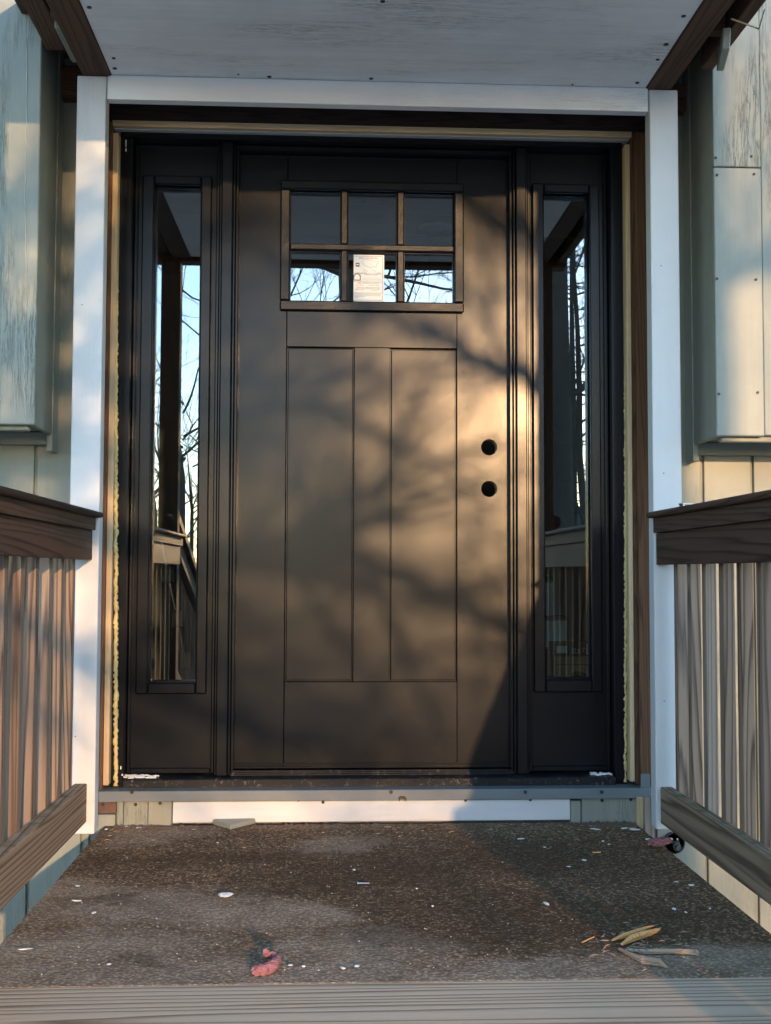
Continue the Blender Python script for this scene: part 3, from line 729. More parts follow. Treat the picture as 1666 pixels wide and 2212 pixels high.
for (a, c_) in ((xs1+0.001, pl[0]-0.0005), (pl[1]+0.0005, xs2-0.001)):
    e = 0.004
    d('panel', M_DOORV, a+e, c_-e, Y_SLAB+0.009, YB-0.009, zp0+e, zp1-e, bev=0.002)
    d('panel_groove', M_FRAME, a, c_, Y_SLAB+0.018, YB-0.012, zp0+0.0005, zp1-0.0005, bev=0)
# lite frame, muntins, panes
yl = Y_SLAB-0.016
fr_w = {'l': li[0]+0.003, 'r': li[1]-0.003}
lf = thing  # noqa
lite = bx('lite_frame', M_HAMMER, door, lo[0], lo[1], yl, Y_SLAB-0.0006, lo[2], li[2]+0.003, 0.004)
def lfp(name, *a, mat=M_HAMMER, bev=0.004): return bx(name, mat, lite, *a, bev)
lfp('frame_bar', lo[0], lo[1], yl, Y_SLAB-0.0006, li[3]-0.003, lo[3])
lfp('frame_bar', lo[0], li[0]+0.003, yl+0.0004, Y_SLAB-0.0006, li[2]+0.0035, li[3]-0.0035)
lfp('frame_bar', li[1]-0.003, lo[1], yl+0.0004, Y_SLAB-0.0006, li[2]+0.0035, li[3]-0.0035)
ymn = Y_SLAB-0.008
mv = [(X(737, ymn, 530), X(751, ymn, 530)), (X(859, ymn, 530), X(873, ymn, 530))]
mh = (Z(541, ymn), Z(528, ymn))
lfp('muntin', li[0]+0.0035, li[1]-0.0035, ymn, Y_SLAB+0.02, mh[0], mh[1], bev=0.003)
for (a, c_) in mv:
    lfp('muntin', a, c_, ymn+0.0006, Y_SLAB+0.02, li[2]+0.004, mh[0]-0.0003, bev=0.003)
    lfp('muntin', a, c_, ymn+0.0006, Y_SLAB+0.02, mh[1]+0.0003, li[3]-0.004, bev=0.003)
cells_x = [(li[0]+0.001, mv[0][0]), (mv[0][1], mv[1][0]), (mv[1][1], li[1]-0.001)]
cells_z = [(li[2]+0.001, mh[0]), (mh[1], li[3]-0.001)]
YG = Y_SLAB+0.022
for (a, c_) in cells_x:
    for (e, f) in cells_z:
        lfp('pane', a-0.004, c_+0.004, YG, YG+0.004, e-0.004, f+0.004, mat=M_GLASS, bev=0)
        lfp('pane_gasket', a+0.0005, a+0.004, Y_SLAB+0.010, YG-0.0005, e+0.0005, f-0.0005, mat=M_FRAME, bev=0.0008)
        lfp('pane_gasket', c_-0.004, c_-0.0005, Y_SLAB+0.010, YG-0.0005, e+0.0005, f-0.0005, mat=M_FRAME, bev=0.0008)
        lfp('pane_gasket', a+0.0045, c_-0.0045, Y_SLAB+0.010, YG-0.0005, f-0.004, f-0.0005, mat=M_FRAME, bev=0.0008)
        lfp('pane_gasket', a+0.0045, c_-0.0045, Y_SLAB+0.010, YG-0.0005, e+0.0005, e+0.004, mat=M_FRAME, bev=0.0008)
for z_ in (dz0+0.001, dz0+0.012):
    d('door_sweep', M_FRAME, dx0+0.004, dx1-0.004, Y_SLAB-0.005, Y_SLAB-0.0005, z_, z_+0.007)

# ------------------------------------------------------------------ rating label stuck on the middle lower pane
def text(parent, s, x, z, size, y, mat, align='CENTER', wide=1.0):
    cu = bpy.data.curves.new('txt', 'FONT'); cu.body = s; cu.size = size; cu.align_x = align
    to = bpy.data.objects.new('txt', cu); COL.objects.link(to)
    bpy.context.view_layer.update()
    me = bpy.data.meshes.new_from_object(to.evaluated_get(bpy.context.evaluated_depsgraph_get()))
    bpy.data.objects.remove(to); bpy.data.curves.remove(cu)
    me.transform(Matrix(((wide, 0, 0, 0), (0, 0, -1, 0), (0, 1, 0, 0), (0, 0, 0, 1))))
    me.materials.clear(); me.materials.append(mat)
    o = bpy.data.objects.new('printed_text', me); COL.objects.link(o); o.parent = parent
    o.location = Vector((x, y, z)) - world_loc(parent); return o
L0, L1, LZ0, LZ1 = rect(764, 550.5, 830, 652, YG-0.002)
lab = bx('rating_label', M_LABEL, None, L0, L1, YG-0.0022, YG-0.0010, LZ0, LZ1, 0.0)
tag(lab, 'cream energy rating label stuck on the middle lower pane of the door', 'label')
yi = YG-0.0026; LW, LH = L1-L0, LZ1-LZ0
def lx(f): return L0+f*LW
def lz(f): return LZ1-f*LH
def line(f0, g0, f1, g1, wdt=0.0006, m=M_INK):
    bx('printed_rule', m, lab, min(lx(f0), lx(f1))-wdt/2, max(lx(f0), lx(f1))+wdt/2, yi-0.0001, yi+0.0002, min(lz(g0), lz(g1))-wdt/2, max(lz(g0), lz(g1))+wdt/2, 0)
for g in (0.03, 0.405, 0.575, 0.965): line(0.01, g, 0.945, g, 0.0009)
line(0.945, 0.03, 0.945, 0.965, 0.0009); line(0.23, 0.405, 0.23, 0.575)
line(0.02, 0.685, 0.94, 0.685, 0.0004, M_INKL); line(0.02, 0.73, 0.94, 0.73, 0.0004, M_INKL); line(0.02, 0.80, 0.94, 0.80, 0.0004, M_INKL)
line(0.47, 0.63, 0.47, 0.80, 0.0004, M_INKL)
text(lab, 'ENERGY STAR CERTIFIED', lx(0.48), lz(0.085), 0.0068, yi, M_INK, wide=0.85)
text(lab, 'energystar.gov/windows', lx(0.06), lz(0.393), 0.0050, yi, M_INK, 'LEFT', 0.8)
text(lab, 'Certified', lx(0.72), lz(0.393), 0.0050, yi, M_INK, 'LEFT', 0.9)
text(lab, 'Therma Tru Doors', lx(0.58), lz(0.435), 0.0056, yi, M_INK)
text(lab, 'FIBERGLASS  COMPOSITE EDGE  LOW-E GLASS', lx(0.58), lz(0.50), 0.0034, yi, M_INKL, wide=0.75)
text(lab, 'ENERGY PERFORMANCE RATINGS', lx(0.48), lz(0.615), 0.0062, yi, M_INK, wide=0.78)
text(lab, 'U-Factor (U.S./I-P)', lx(0.05), lz(0.655), 0.0048, yi, M_INK, 'LEFT', 0.8)
text(lab, 'Solar Heat Gain Coefficient', lx(0.49), lz(0.655), 0.0048, yi, M_INK, 'LEFT', 0.68)
text(lab, 'ADDITIONAL PERFORMANCE RATINGS', lx(0.48), lz(0.72), 0.0062, yi, M_INK, wide=0.72)
text(lab, 'Visible Transmittance', lx(0.04), lz(0.758), 0.0048, yi, M_INK, 'LEFT', 0.8)
text(lab, 'Air Leakage (U.S./I-P)', lx(0.53), lz(0.758), 0.0048, yi, M_INK, 'LEFT', 0.75)
for k in range(6):
    f1 = 0.92 if k < 4 else (0.38 if k == 4 else 0.18)
    line(0.02, 0.815+k*0.019, f1*rnd.uniform(.95, 1), 0.815+k*0.019, 0.0009, M_INKL)
for k in range(3): line(0.27, 0.515+k*0.016, 0.9, 0.515+k*0.016, 0.0005, M_INKL)
# arch emblem, square emblem, map outline
b = B(); cx_, cz_ = lx(0.115), lz(0.485); R_ = 0.0105; pts = []
for k in range(13):
    a = math.pi*k/12; pts.append((cx_+R_*math.cos(a), yi, cz_+0.002+R_*math.sin(a)))
pts = [(cx_+R_, yi, cz_-0.009)]+pts+[(cx_-R_, yi, cz_-0.009), (cx_+R_, yi, cz_-0.009)]
b.tube(pts, [0.0016]*len(pts), 5); b.build('printed_emblem', M_INK, lab)
line(0.03, 0.545, 0.19, 0.545, 0.0016)
bx('printed_emblem', M_INK, lab, lx(0.07), lx(0.19), yi-0.0001, yi+0.0002, lz(0.255), lz(0.175), 0)
bx('printed_emblem', M_LABEL, lab, lx(0.09), lx(0.17), yi-0.0003, yi-0.00015, lz(0.225), lz(0.200), 0)
usm = [(.30, .115), (.33, .10), (.50, .105), (.60, .12), (.65, .145), (.68, .13), (.72, .155), (.76, .13), (.81, .12), (.83, .14), (.77, .185), (.74, .215), (.75, .24), (.73, .275), (.70, .245), (.60, .25), (.54, .285), (.49, .255), (.43, .245), (.33, .215), (.29, .17), (.30, .115)]
b = B(); b.tube([(lx(f), yi, lz(g)) for f, g in usm], [0.00045]*len(usm), 4); b.build('printed_map', M_INKL, lab)
for pl_ in ([(.30, .35), (.35, .33), (.37, .31), (.38, .34), (.46, .355)], [(.60, .32), (.68, .335), (.74, .355)]):
    b = B(); b.tube([(lx(f), yi, lz(g)) for f, g in pl_], [0.0005]*len(pl_), 4); b.build('printed_map', M_INKL, lab)

# ------------------------------------------------------------------ things standing inside behind the right sidelight
YI = 4.05
def inbox(name, mat, label, cat, u0, v0, u1, v1, Y, dep, floor=False, group=None):
    x0, x1, z0, z1 = rect(u0, v0, u1, v1, Y)
    o = bx(name, mat, None, x0, x1, Y, Y+dep, 0.1005 if floor else z0, z1, 0.002)
    return tag(o, label, cat, group)
cb = inbox('cardboard_box', M_CARD, 'brown cardboard box on the hall floor behind the right sidelight', 'box', 1200, 1418, 1300, 1475, YI, 0.3, True)
xx0, xx1, zz0, zz1 = rect(1200, 1418, 1300, 1475, YI)
bx('box_flap_seam', simple('seam', (0.1, 0.06, 0.03), 0.8), cb, xx0+0.004, xx1-0.004, YI-0.0015, YI-0.0002, zz1-0.03, zz1-0.027, 0)
b = B(); pcx = (at(1254, 1462, YI).x, at(1254, 1462, YI).z)
b.prism([(pcx[0]-0.035, pcx[1]-0.02), (pcx[0]-0.033, pcx[1]+0.012), (pcx[0]-0.02, pcx[1]+0.02), (pcx[0]+0.012, pcx[1]+0.016), (pcx[0]+0.034, pcx[1]+0.0), (pcx[0]+0.03, pcx[1]-0.006), (pcx[0]-0.004, pcx[1]-0.002), (pcx[0]-0.012, pcx[1]-0.02)], YI-0.002, YI-0.0004)
b.build('printed_mark', M_BLACKP, cb)
zc1 = zz1+0.001
def screwbox(u0, u1, label, nm):
    x0 = X(u0, YI-0.01, 1405); x1 = X(u1, YI-0.01, 1405)
    o = bx('screw_box', M_BLACKP, None, x0, x1, YI-0.0, YI+0.10, zc1, zc1+0.048, 0.0015)
    return tag(o, label, 'box', 'black screw boxes')
s1 = screwbox(1198, 1224.5, 'small black screw box with a white label on the cardboard box', 1)
bx('white_sticker', M_PALE, s1, X(1199, YI)+0.002, X(1224, YI)-0.002, YI-0.0012, YI-0.0003, zc1+0.010, zc1+0.036, 0)
s2 = screwbox(1226, 1300, 'long black screw box marked 10 x 3 on the cardboard box', 2)
text(s2, '10 x 3"', X(1230, YI)+0.003, zc1+0.016, 0.018, YI-0.0012, M_WINK, 'LEFT')
bx('white_sticker', M_PALE, s2, X(1264.5, YI), X(1272.5, YI), YI-0.0012, YI-0.0003, zc1+0.004, zc1+0.044, 0)
bx('printed_rule', M_WINK, s2, X(1230, YI)+0.002, X(1252, YI), YI-0.0012, YI-0.0003, zc1+0.010, zc1+0.012, 0)
inbox('plastic_tote', M_BLACKP, 'dark tote beside the cardboard box behind the right sidelight', 'tote', 1110, 1402, 1198, 1475, YI+0.02, 0.3, True)
c1 = inbox('pale_carton', M_PALE, 'pale carton on the dark tote behind the right sidelight', 'carton', 1120, 1340, 1224, 1400, YI+0.13, 0.10, False, 'pale cartons')
x0, x1, z0, z1 = rect(1120, 1258, 1196, 1330, YI+0.13)
zt_ = z1
c1b = c1
zz = rect(1120, 1340, 1224, 1400, YI+0.13)
bx('black_band', M_BLACKP, c1, zz[0], zz[1], YI+0.131, YI+0.229, zz[3]+0.0005, z0-0.001, 0.001)
c2 = inbox('pale_carton', M_PALE, 'narrow tall pale carton stacked highest behind the right sidelight', 'carton', 1120, 1258, 1196, 1330, YI+0.13, 0.10, False, 'pale cartons')
bx('black_band', M_BLACKP, c2, x0, x1, YI+0.131, YI+0.229, z1+0.0005, z1+0.022, 0.001)
# clamps and a leaning pole inside behind the left sidelight
b = B(); pole = [at(348, 1170, 4.0), at(412, 1490, 4.02)]
pole[1].z = max(pole[1].z, 0.11)
b.tube(pole, [0.006, 0.006], 8)
bar = tag(b.build('bar_clamp', M_STEEL, None), 'steel bar clamp leaning inside behind the left sidelight', 'clamp')
dd = pole[1]-pole[0]
for f in (0.22, 0.52, 0.80):
    p = pole[0]+dd*f
    bx('clamp_jaw', M_BLACKP, bar, p.x-0.02, p.x+0.025, p.y-0.012, p.y+0.012, p.z-0.03, p.z+0.03, 0.006, 2)

# ================================================================== RAILINGS
def railing(s):
    left = s < 0
    if left:
        xi = X(200, Y_POST, 1180); xu = X(209.5, Y_POST, 1130); xc = X(225, Y_POST, 1110)
        zc = (at(225, 1107, Y_POST).z, at(222, 1119, Y_POST).z); zu = at(209, 1146, Y_POST).z; zl = at(200, 1209, Y_POST).z
        xr, zrt, zrb = X(188, Y_POST, 1735), at(180, 1692, Y_POST).z, at(188, 1776, Y_POST).z
        lab = 'left porch railing of weathered balusters under a dark stained cap'
    else:
        xi = X(1417, Y_POST, 1180); xu = X(1408, Y_POST, 1130); xc = X(1394, Y_POST, 1115)
        zc = (at(1400, 1107, Y_POST).z, at(1400, 1120, Y_POST).z); zu = at(1410, 1152, Y_POST).z; zl = at(1417, 1220, Y_POST).z
        xr, zrt, zrb = X(1426, Y_POST, 1735), at(1430, 1699, Y_POST).z, at(1428, 1778, Y_POST).z
        lab = 'right porch railing of weathered balusters under a dark stained cap'
    yf = Y_EAVE+0.095; yb = Y_POST-0.003
    t = thing('porch_railing', lab, 'railing', (xi+s*0.05, (yf+yb)/2, 0), 'porch railings')
    def r(name, m, xa, xb, ya, yb_, za, zb, bev=0.003, seg=2, par=t):
        return bx(name, m, par, min(xa, xb), max(xa, xb), ya, yb_, za, zb, bev, seg)
    r('cap', W_DARK('y'), xc, xc+s*0.14, yf, yb-0.002, zc[1], zc[0], 0.009, 3)
    r('upper_rail', W_DARK('y'), xu, xu+s*0.038, yf, yb-0.014, zu+0.0003, zc[1]-0.0005, 0.0012)
    r('upper_rail', W_DARK('y'), xi, xi+s*0.038, yf, yb, zl, zu-0.0003, 0.0015)
    r('bottom_rail', W_LOW('y'), xr, xr+s*0.038, yf, yb, zrb, zrt, 0.004)
    xb0 = xi+s*0.0395
    if left: ys = [3.455-0.143*k for k in range(10)]
    else: ys = [3.452, 3.325]+[3.325-0.1365*k for k in range(1, 9)]
    for k, y in enumerate(ys):
        m = W_RED('z') if k in (3, 5, 7) else W_GREY('z')
        wv = rnd.uniform(-0.003, 0.003)
        r('baluster', m, xb0, xb0+s*(0.031+rnd.uniform(-.001, .002)), y-0.036+wv, y+wv, zrt+0.001 if False else zrb+0.01, zc[1]-0.004, 0.003)
    return xi, zc[0]
XIL, ZCL = railing(-1); XIR, ZCR = railing(1)

# roof posts at the porch edge and stair rails (out of frame; they throw the shade on the right and show in the glass)
def front(s, xp0, xp1, yp, lab1, lab2, xh):
    po = bx('roof_post', W_BEAM('z'), None, xp0, xp1, Y_EAVE+0.001, Y_EAVE+0.088, 0.0075, ZE-0.001, 0.004, 2)
    tag(po, lab1, 'post', 'roof posts')
    t = thing('stair_railing', lab2, 'railing', (xh, 1.0, GZ), 'stair railings')
    # sloping handrail
    y0, z0 = Y_EAVE-0.012, CZ+0.285; y1, z1 = 0.05, CZ-0.325
    def sl(name, zoff, hh, wd, m):
        b = B(); vs = []
        for (y, z) in ((y0, z0), (y1, z1)):
            for (dx, dz) in ((-wd/2, -hh), (wd/2, -hh), (wd/2, 0), (-wd/2, 0)):
                vs.append((xh+dx, y, z+zoff+dz))
        b.data(vs, [(0, 1, 2, 3), (7, 6, 5, 4), (0, 4, 5, 1), (1, 5, 6, 2), (2, 6, 7, 3), (3, 7, 4, 0)]); return b.build(name, m, t)
    sl('handrail', 0, 0.04, 0.09, W_DARK('y')); sl('upper_rail', -0.042, 0.09, 0.038, W_DARK('y')); sl('bottom_rail', -0.72, 0.09, 0.038, W_LOW('y'))
    sl('stringer', -0.80, 0.36, 0.03, W_LOW('y'))  # unseen board added to block sun passing under the bottom rail
    for k in range(13):
        y = y0-0.10-0.135*k; zt = z0+(y-y0)*(z1-z0)/(y1-y0)
        bx('baluster', W_GREY('z'), t, xh+s*0.020, xh+s*0.056, y-0.019, y+0.019, max(zt-0.78, GZ+0.01), zt-0.06, 0.003)
    bx('newel', W_BEAM('z'), t, xh-0.045, xh+0.045, y1-0.09, y1-0.001, GZ+0.002, z1+0.06, 0.004, 2)
front(-1, -0.815, -0.722, Y_EAVE, 'brown roof post at the left front corner of the porch', 'stair railing going down from the left roof post', -0.77)
front(1, 1.016, 1.104, Y_EAVE, 'brown roof post at the right front corner of the porch', 'stair railing going down from the right roof post', 1.112)

# small things left on the rail caps
p = atz(150, 1076, ZCL); q_ = atz(186, 1082, ZCL)
mt = B().box(-0.035, 0.035, -0.006, 0.006, 0.0, 0.004, 0.001).box(-0.030, 0.036, -0.005, 0.005, 0.006, 0.010, 0.001).box(0.028, 0.036, -0.005, 0.005, 0.003, 0.007, 0.001).build('steel_bracket', M_STEEL, None, origin=(0, 0, 0))
mt.location = (XIL-0.085, 3.44, ZCL+0.001); mt.rotation_euler = (0, 0, -0.25); tag(mt, 'small steel bracket lying on the left railing cap by the post', 'bracket')
p = B().box(-0.10, 0.10, -0.012, 0.012, 0.0, 0.004, 0.001).box(-0.10, 0.10, -0.012, 0.012, 0.012, 0.016, 0.001).box(-0.098, -0.092, -0.011, 0.011, 0.004, 0.012, 0.001).box(0.092, 0.098, -0.011, 0.011, 0.004, 0.012, 0.001).build('aluminium_channel', M_STEEL, None, origin=(0, 0, 0))
p.location = (XIR+0.115, 3.33, ZCR+0.001); p.rotation_euler = (0, 0, 0.25); tag(p, 'short shiny metal channel lying on the right railing cap', 'metal channel')

# ------------------------------------------------------------------ round black fitting on the wall
pc = at(1457, 1821, Y_WALL-0.01); R0 = 0.034
fit = thing('wall_fitting', 'round black plastic fitting on the wall under the right railing', 'wall fitting', (pc.x, Y_WALL-0.003, pc.z-R0))
b = B(); b.tube([(pc.x, Y_WALL-0.001, pc.z), (pc.x, Y_WALL-0.014, pc.z), (pc.x, Y_WALL-0.014, pc.z), (pc.x, Y_WALL-0.006, pc.z)], [R0, R0, R0-0.004, R0-0.005], 32, True); b.build('rim', M_BLACKP, fit)
b = B(); b.tube([(pc.x+.006, Y_WALL-0.006, pc.z-.010), (pc.x+.006, Y_WALL-0.024, pc.z-.010), (pc.x+.006, Y_WALL-0.024, pc.z-.010), (pc.x+.006, Y_WALL-0.034, pc.z-.010)], [0.014, 0.013, 0.008, 0.007], 20); b.build('knob', simple('grey_plastic', (0.05, 0.05, 0.052), 0.4), fit)
bx('bracket', M_BLACKP, fit, pc.x-0.012, pc.x+0.016, Y_WALL-0.018, Y_WALL-0.007, pc.z-0.002, pc.z+0.008, 0.002)
for dx in (-0.009, 0.009): disc('screw', M_STEEL, fit, (pc.x+dx, Y_WALL-0.011, pc.z+0.013), 0.0035, 0.008)

# ================================================================== DEBRIS ON THE FLOOR
def blob(name, mat, u, v, L, Wd, H, rot, label, cat, group=None, seed=0, z=0.0, bend=0.0):
    r_ = random.Random(seed); bm = bmesh.new(); bmesh.ops.create_icosphere(bm, subdivisions=3 if L > 0.03 else 2, radius=1)
    for vv in bm.verts:
        k = 1+r_.uniform(-.28, .28); x = vv.co.x*k
        vv.co = Vector((x*L/2, vv.co.y*k*Wd/2+bend*x*x*L/2, vv.co.z*k*H/2))
    lowz = min(vv.co.z for vv in bm.verts)
    for vv in bm.verts: vv.co.z -= lowz
    me = bpy.data.meshes.new(name); bm.to_mesh(me); bm.free(); me.materials.append(mat)
    o = bpy.data.objects.new(name, me); COL.objects.link(o); p = atz(u, v, z); o.location = (p.x, p.y, z+0.001); o.rotation_euler = (0, 0, rot)
    return tag(o, label, cat, group)
# pink insulation
b = B(); kp = [atz(546, 2098, 0.008), atz(566, 2096, 0.010), atz(588, 2088, 0.012), atz(598, 2074, 0.012), atz(590, 2064, 0.014), atz(576, 2062, 0.020), atz(574, 2054, 0.032)]
pts = [kp[i].lerp(kp[i+1], k/4) for i in range(6) for k in range(4)]
b.tube(pts, [0.006+0.006*math.sin(math.pi*min(1, i/18+.12))+rnd.uniform(-.0015, .0015) for i in range(len(pts))], 11)
o = b.build('insulation_scrap', M_PINK, None, False, jitter=0.0020); tag(o, 'curled pink insulation scrap near the front edge of the porch floor', 'insulation', 'pink insulation scraps')
blob('insulation_scrap', M_PINK, 1425, 1829, 0.085, 0.035, 0.022, 0.5, 'flat pink insulation scrap below the round black fitting', 'insulation', 'pink insulation scraps', 3)
blob('insulation_scrap', M_PINK, 1356, 1752, 0.07, 0.03, 0.03, -0.1, 'reddish insulation tuft in the back right corner of the floor', 'insulation', 'pink insulation scraps', 5)
# splinters
def splinter(pts, rads, mat, label):
    b = B(); b.tube([atz(u, v, h) for u, v, h in pts], rads, 5); o = b.build('wood_splinter', mat, None, jitter=0.0016); tag(o, label, 'splinter', 'wood splinters on the floor')
M_SPL = wood('fresh_splinter_sunlit', 'x', ((0.42, 0.16, 0.04), (0.86, 0.42, 0.13), (0.90, 0.55, 0.24)), 300, 0.7)  # orange wood, brightened in colour to stand in for a strip of sun
M_SPG = wood('old_splinter', 'x', ((0.16, 0.09, 0.05), (0.40, 0.27, 0.17), (0.55, 0.41, 0.28)), 300, 0.8)
splinter([(1322, 2032, .004), (1350, 2020, .008), (1390, 2008, .010), (1414, 2000, .009)], [.002, .005, .0045, .001], M_SPL, 'upper orange splinter, thin and long, on the right of the floor')
splinter([(1345, 2041, .006), (1365, 2026, .010), (1395, 2016, .012), (1420, 2010, .010), (1428, 2004, .008)], [.003, .0075, .007, .005, .001], M_SPL, 'thick orange splinter just below the thin orange one')
splinter([(1352, 2052, .004), (1400, 2056, .006), (1460, 2056, .006), (1510, 2058, .006)], [.002, .0042, .005, .005], M_SPG, 'straight grey stick pointing right on the floor')
splinter([(1338, 2050, .004), (1362, 2062, .006), (1390, 2074, .008), (1425, 2080, .008), (1441, 2090, .004)], [.003, .0045, .008, .007, .002], M_SPG, 'flaky brown splinter nearest the front plank')
splinter([(1280, 1842, .002), (1298, 1840, .003)], [.003, .002], M_SPL, 'tiny orange chip on the shaded right side of the floor')
splinter([(1258, 2036, .002), (1284, 2024, .003)], [.0015, .0012], M_SPL, 'hair thin orange sliver left of the big splinters')
b = B()
for k in range(110):
    u, v = (rnd.gauss(1385, 55), rnd.gauss(2045, 22)) if k < 60 else (rnd.uniform(220, 1380), rnd.gauss(1800, 18))
    c = atz(u, max(v, 1785), 0.002); a_ = rnd.uniform(0, 3.14); L_ = rnd.uniform(.003, .013)
    if not (XFL+.03 < c.x < XFR-.03 and Y_FRONT+.02 < c.y < 3.64): continue
    dv = Vector((math.cos(a_), math.sin(a_), 0))*L_
    b.tube([c-dv, c+Vector((0, 0, .0008)), c+dv], [.0005, .0015, .0004], 4)
stuff(tag(b.build('wood_chips', M_SPG, None), 'tiny wood chips strewn round the splinters and along the wall', 'wood chips'))
# green offcut tile near the wall
p = atz(506, 1782, 0)
b = B().box(-0.05, 0.05, -0.045, 0.045, 0, 0.016, 0.002); o = b.build('painted_offcut', M_GREEN('x'), None, origin=(0, 0, 0)); o.location = (p.x, p.y, 0.002); o.rotation_euler = (0.02, -0.03, 0.75)
tag(o, 'square sage painted wood offcut lying at the foot of the kick board', 'offcut')
# screw
b = B(); p = atz(785, 1908, 0.005); b.tube([p+Vector((-.015, 0, 0)), p+Vector((-.013, 0, 0)), p+Vector((-.0129, 0, 0)), p+Vector((.016, -.001, 0))], [.0045, .0045, .0022, .0016], 8)
tag(b.build('loose_screw', M_STEEL, None), 'loose silver screw lying mid floor', 'screw')
# white flakes and crumbs
big = [(487, 1937, 28, 16), (203, 1974, 8, 8), (235, 2086, 10, 6), (741, 2094, 14, 6), (771, 2090, 12, 8), (656, 2090, 8, 6), (627, 2088, 10, 7), (1180, 1955, 8, 14), (1457, 1966, 8, 9), (1482, 1973, 4, 5), (1462, 1907, 10, 5), (1494, 1914, 14, 7), (1286, 1793, 22, 4), (1349, 1791, 18, 4), (1371, 1794, 22, 8), (1402, 1815, 14, 8), (1411, 1826, 9, 4), (1318, 1769, 14, 6), (1309, 1767, 5, 9), (1125, 1814, 20, 5), (1263, 1861, 9, 8), (1229, 1874, 10, 3), (1177, 1832, 6, 4), (470, 1822, 6, 4), (300, 1790, 12, 5), (275, 1787, 10, 6), (230, 1793, 6, 6), (1316, 1826, 6, 4), (1303, 1819, 6, 4), (935, 1960, 6, 4), (546, 2098, 8, 4), (55, 2053, 28, 4), (168, 1916, 12, 4), (165, 1948, 22, 3), (900, 1922, 5, 4), (765, 1881, 6, 5), (1534, 1965, 5, 5)]
WL = {0: 'largest white crumpled flake left of the middle of the floor', 1: 'white crumb nearest the left edge of the floor below the railing', 2: 'lone white crumb far left just behind the front plank', 3: 'left one of two white chips close together behind the front plank', 4: 'right one of two white chips close together behind the front plank', 7: 'upright white chip in the middle of the sunlit right half of the floor', 14: 'flat white shred in the back right corner beside the pine block', 15: 'crumpled white scrap on the floor left of the round black fitting', 19: 'curled white thread on the floor right of the shadow edge', 31: 'long thin white sliver at the far left front of the floor'}
for i, (u, v, L, H) in enumerate(big):
    p = atz(u, v, 0); mpp = p.y/F_PX
    nm = WL.get(i, 'small white flake scattered on the porch floor')
    blob('white_flake', M_CRUMB, u, v, max(L*mpp, .005), max(H*mpp*1.7, .005), max(.003, H*mpp*0.35), rnd.uniform(-.5, .5), nm, 'flake', 'white flakes on the floor' if i not in WL else None, 50+i)
b = B()
for k in range(300):
    u = rnd.uniform(30, 1640); v = 1775+ (rnd.random()**1.4)*340
    p = atz(u, v, 0)
    if not (XFL+0.02 < p.x < XFR-0.02 and Y_FRONT+0.02 < p.y < 3.64): continue
    s_ = rnd.uniform(.0007, .0017)
    b.data([p+Vector((-s_, -s_, 0)), p+Vector((s_*1.4, -s_*.6, 0)), p+Vector((s_*.4, s_*1.3, 0)), p+Vector((0, 0, s_*1.5))], [(0, 1, 3), (1, 2, 3), (2, 0, 3)])
stuff(tag(b.build('pale_grit', simple('grit', (0.40, 0.38, 0.34), 0.9), None, origin=(0, 2.8, 0)), 'fine pale grit scattered over the porch floor', 'grit'))
b = B()
for k in range(700):
    u = rnd.choice([rnd.gauss(640, 60), rnd.gauss(300, 60), rnd.gauss(1330, 40), rnd.uniform(240, 1370)]); p = at(u, 1768, 3.655); s_ = rnd.uniform(.003, .010)
    p = Vector((p.x, 3.660-abs(rnd.gauss(0, .03)), 0))
    if not (XFL+0.03 < p.x < XFR-0.03): continue
    b.data([p+Vector((-s_, -s_*.6, 0)), p+Vector((s_*1.2, -s_*.5, 0)), p+Vector((s_*.3, s_, 0)), p+Vector((rnd.uniform(-.3, .3)*s_, 0, s_*rnd.uniform(.35, .8)))], [(0, 1, 3), (1, 2, 3), (2, 0, 3)])
stuff(tag(b.build('rubble', simple('rubble', (0.11, 0.078, 0.055), 0.95, 0.5, 60, 0.8, 0.004), None, origin=(0, 3.6, 0)), 'brown rubble heaped along the back edge of the floor', 'rubble'))
# foam crumbs on the threshold
def sill_crumbs(u0, u1, n, label):
    b = B()
    for k in range(n):
        x = X(rnd.uniform(u0, u1), Y_UNIT, 1690); y = rnd.uniform(Y_UNIT-0.012, Y_SIDE-0.02); z = zsl-0.0035; L = rnd.uniform(.003, .014); a = rnd.uniform(-.5, .5)
        dv = Vector((math.cos(a)*L, math.sin(a)*L*.5, 0)); c = Vector((x, y, z+0.0025))
        b.tube([c-dv, c+Vector((0, rnd.uniform(-.002, .002), .001)), c+dv], [.0016, .0026, .0014], 5)
    stuff(tag(b.build('foam_crumbs', M_CRUMB, None), label, 'foam crumbs'))
sill_crumbs(262, 335, 34, 'white foam crumbs on the left end of the black threshold')
sill_crumbs(1282, 1322, 18, 'white foam crumbs on the right end of the black threshold')

# ================================================================== WHAT STANDS BEHIND THE CAMERA
def grow(b, p, d, L, r, depth, rg, spread=0.6, upb=0.05, nmin=3):
    pts = [p]; rads = [r]; n = 4; dd = d.copy()
    for i in range(n):
        dd = (dd+Vector((rg.uniform(-1, 1), rg.uniform(-1, 1), rg.uniform(-1, 1)))*0.16+Vector((0, 0, upb))).normalized()
        pts.append(pts[-1]+dd*L/n); rads.append(r*(1-0.5*(i+1)/n))
    b.tube(pts, rads, 6 if depth > 2 else (4 if depth > 0 else 3), False)
    if depth <= 0: return
    for k in range(nmin+rg.randint(0, 1)):
        i = rg.randint(1, n); q = pts[i]
        ax = Vector((rg.uniform(-1, 1), rg.uniform(-1, 1), rg.uniform(-.5, .8))).normalized()
        nd = (dd*(1-spread*.5)+ax*spread).normalized()
        grow(b, q, nd, L*rg.uniform(.55, .78), max(rads[i]*rg.uniform(.5, .7), 0.0035), depth-1, rg, spread, upb, nmin)
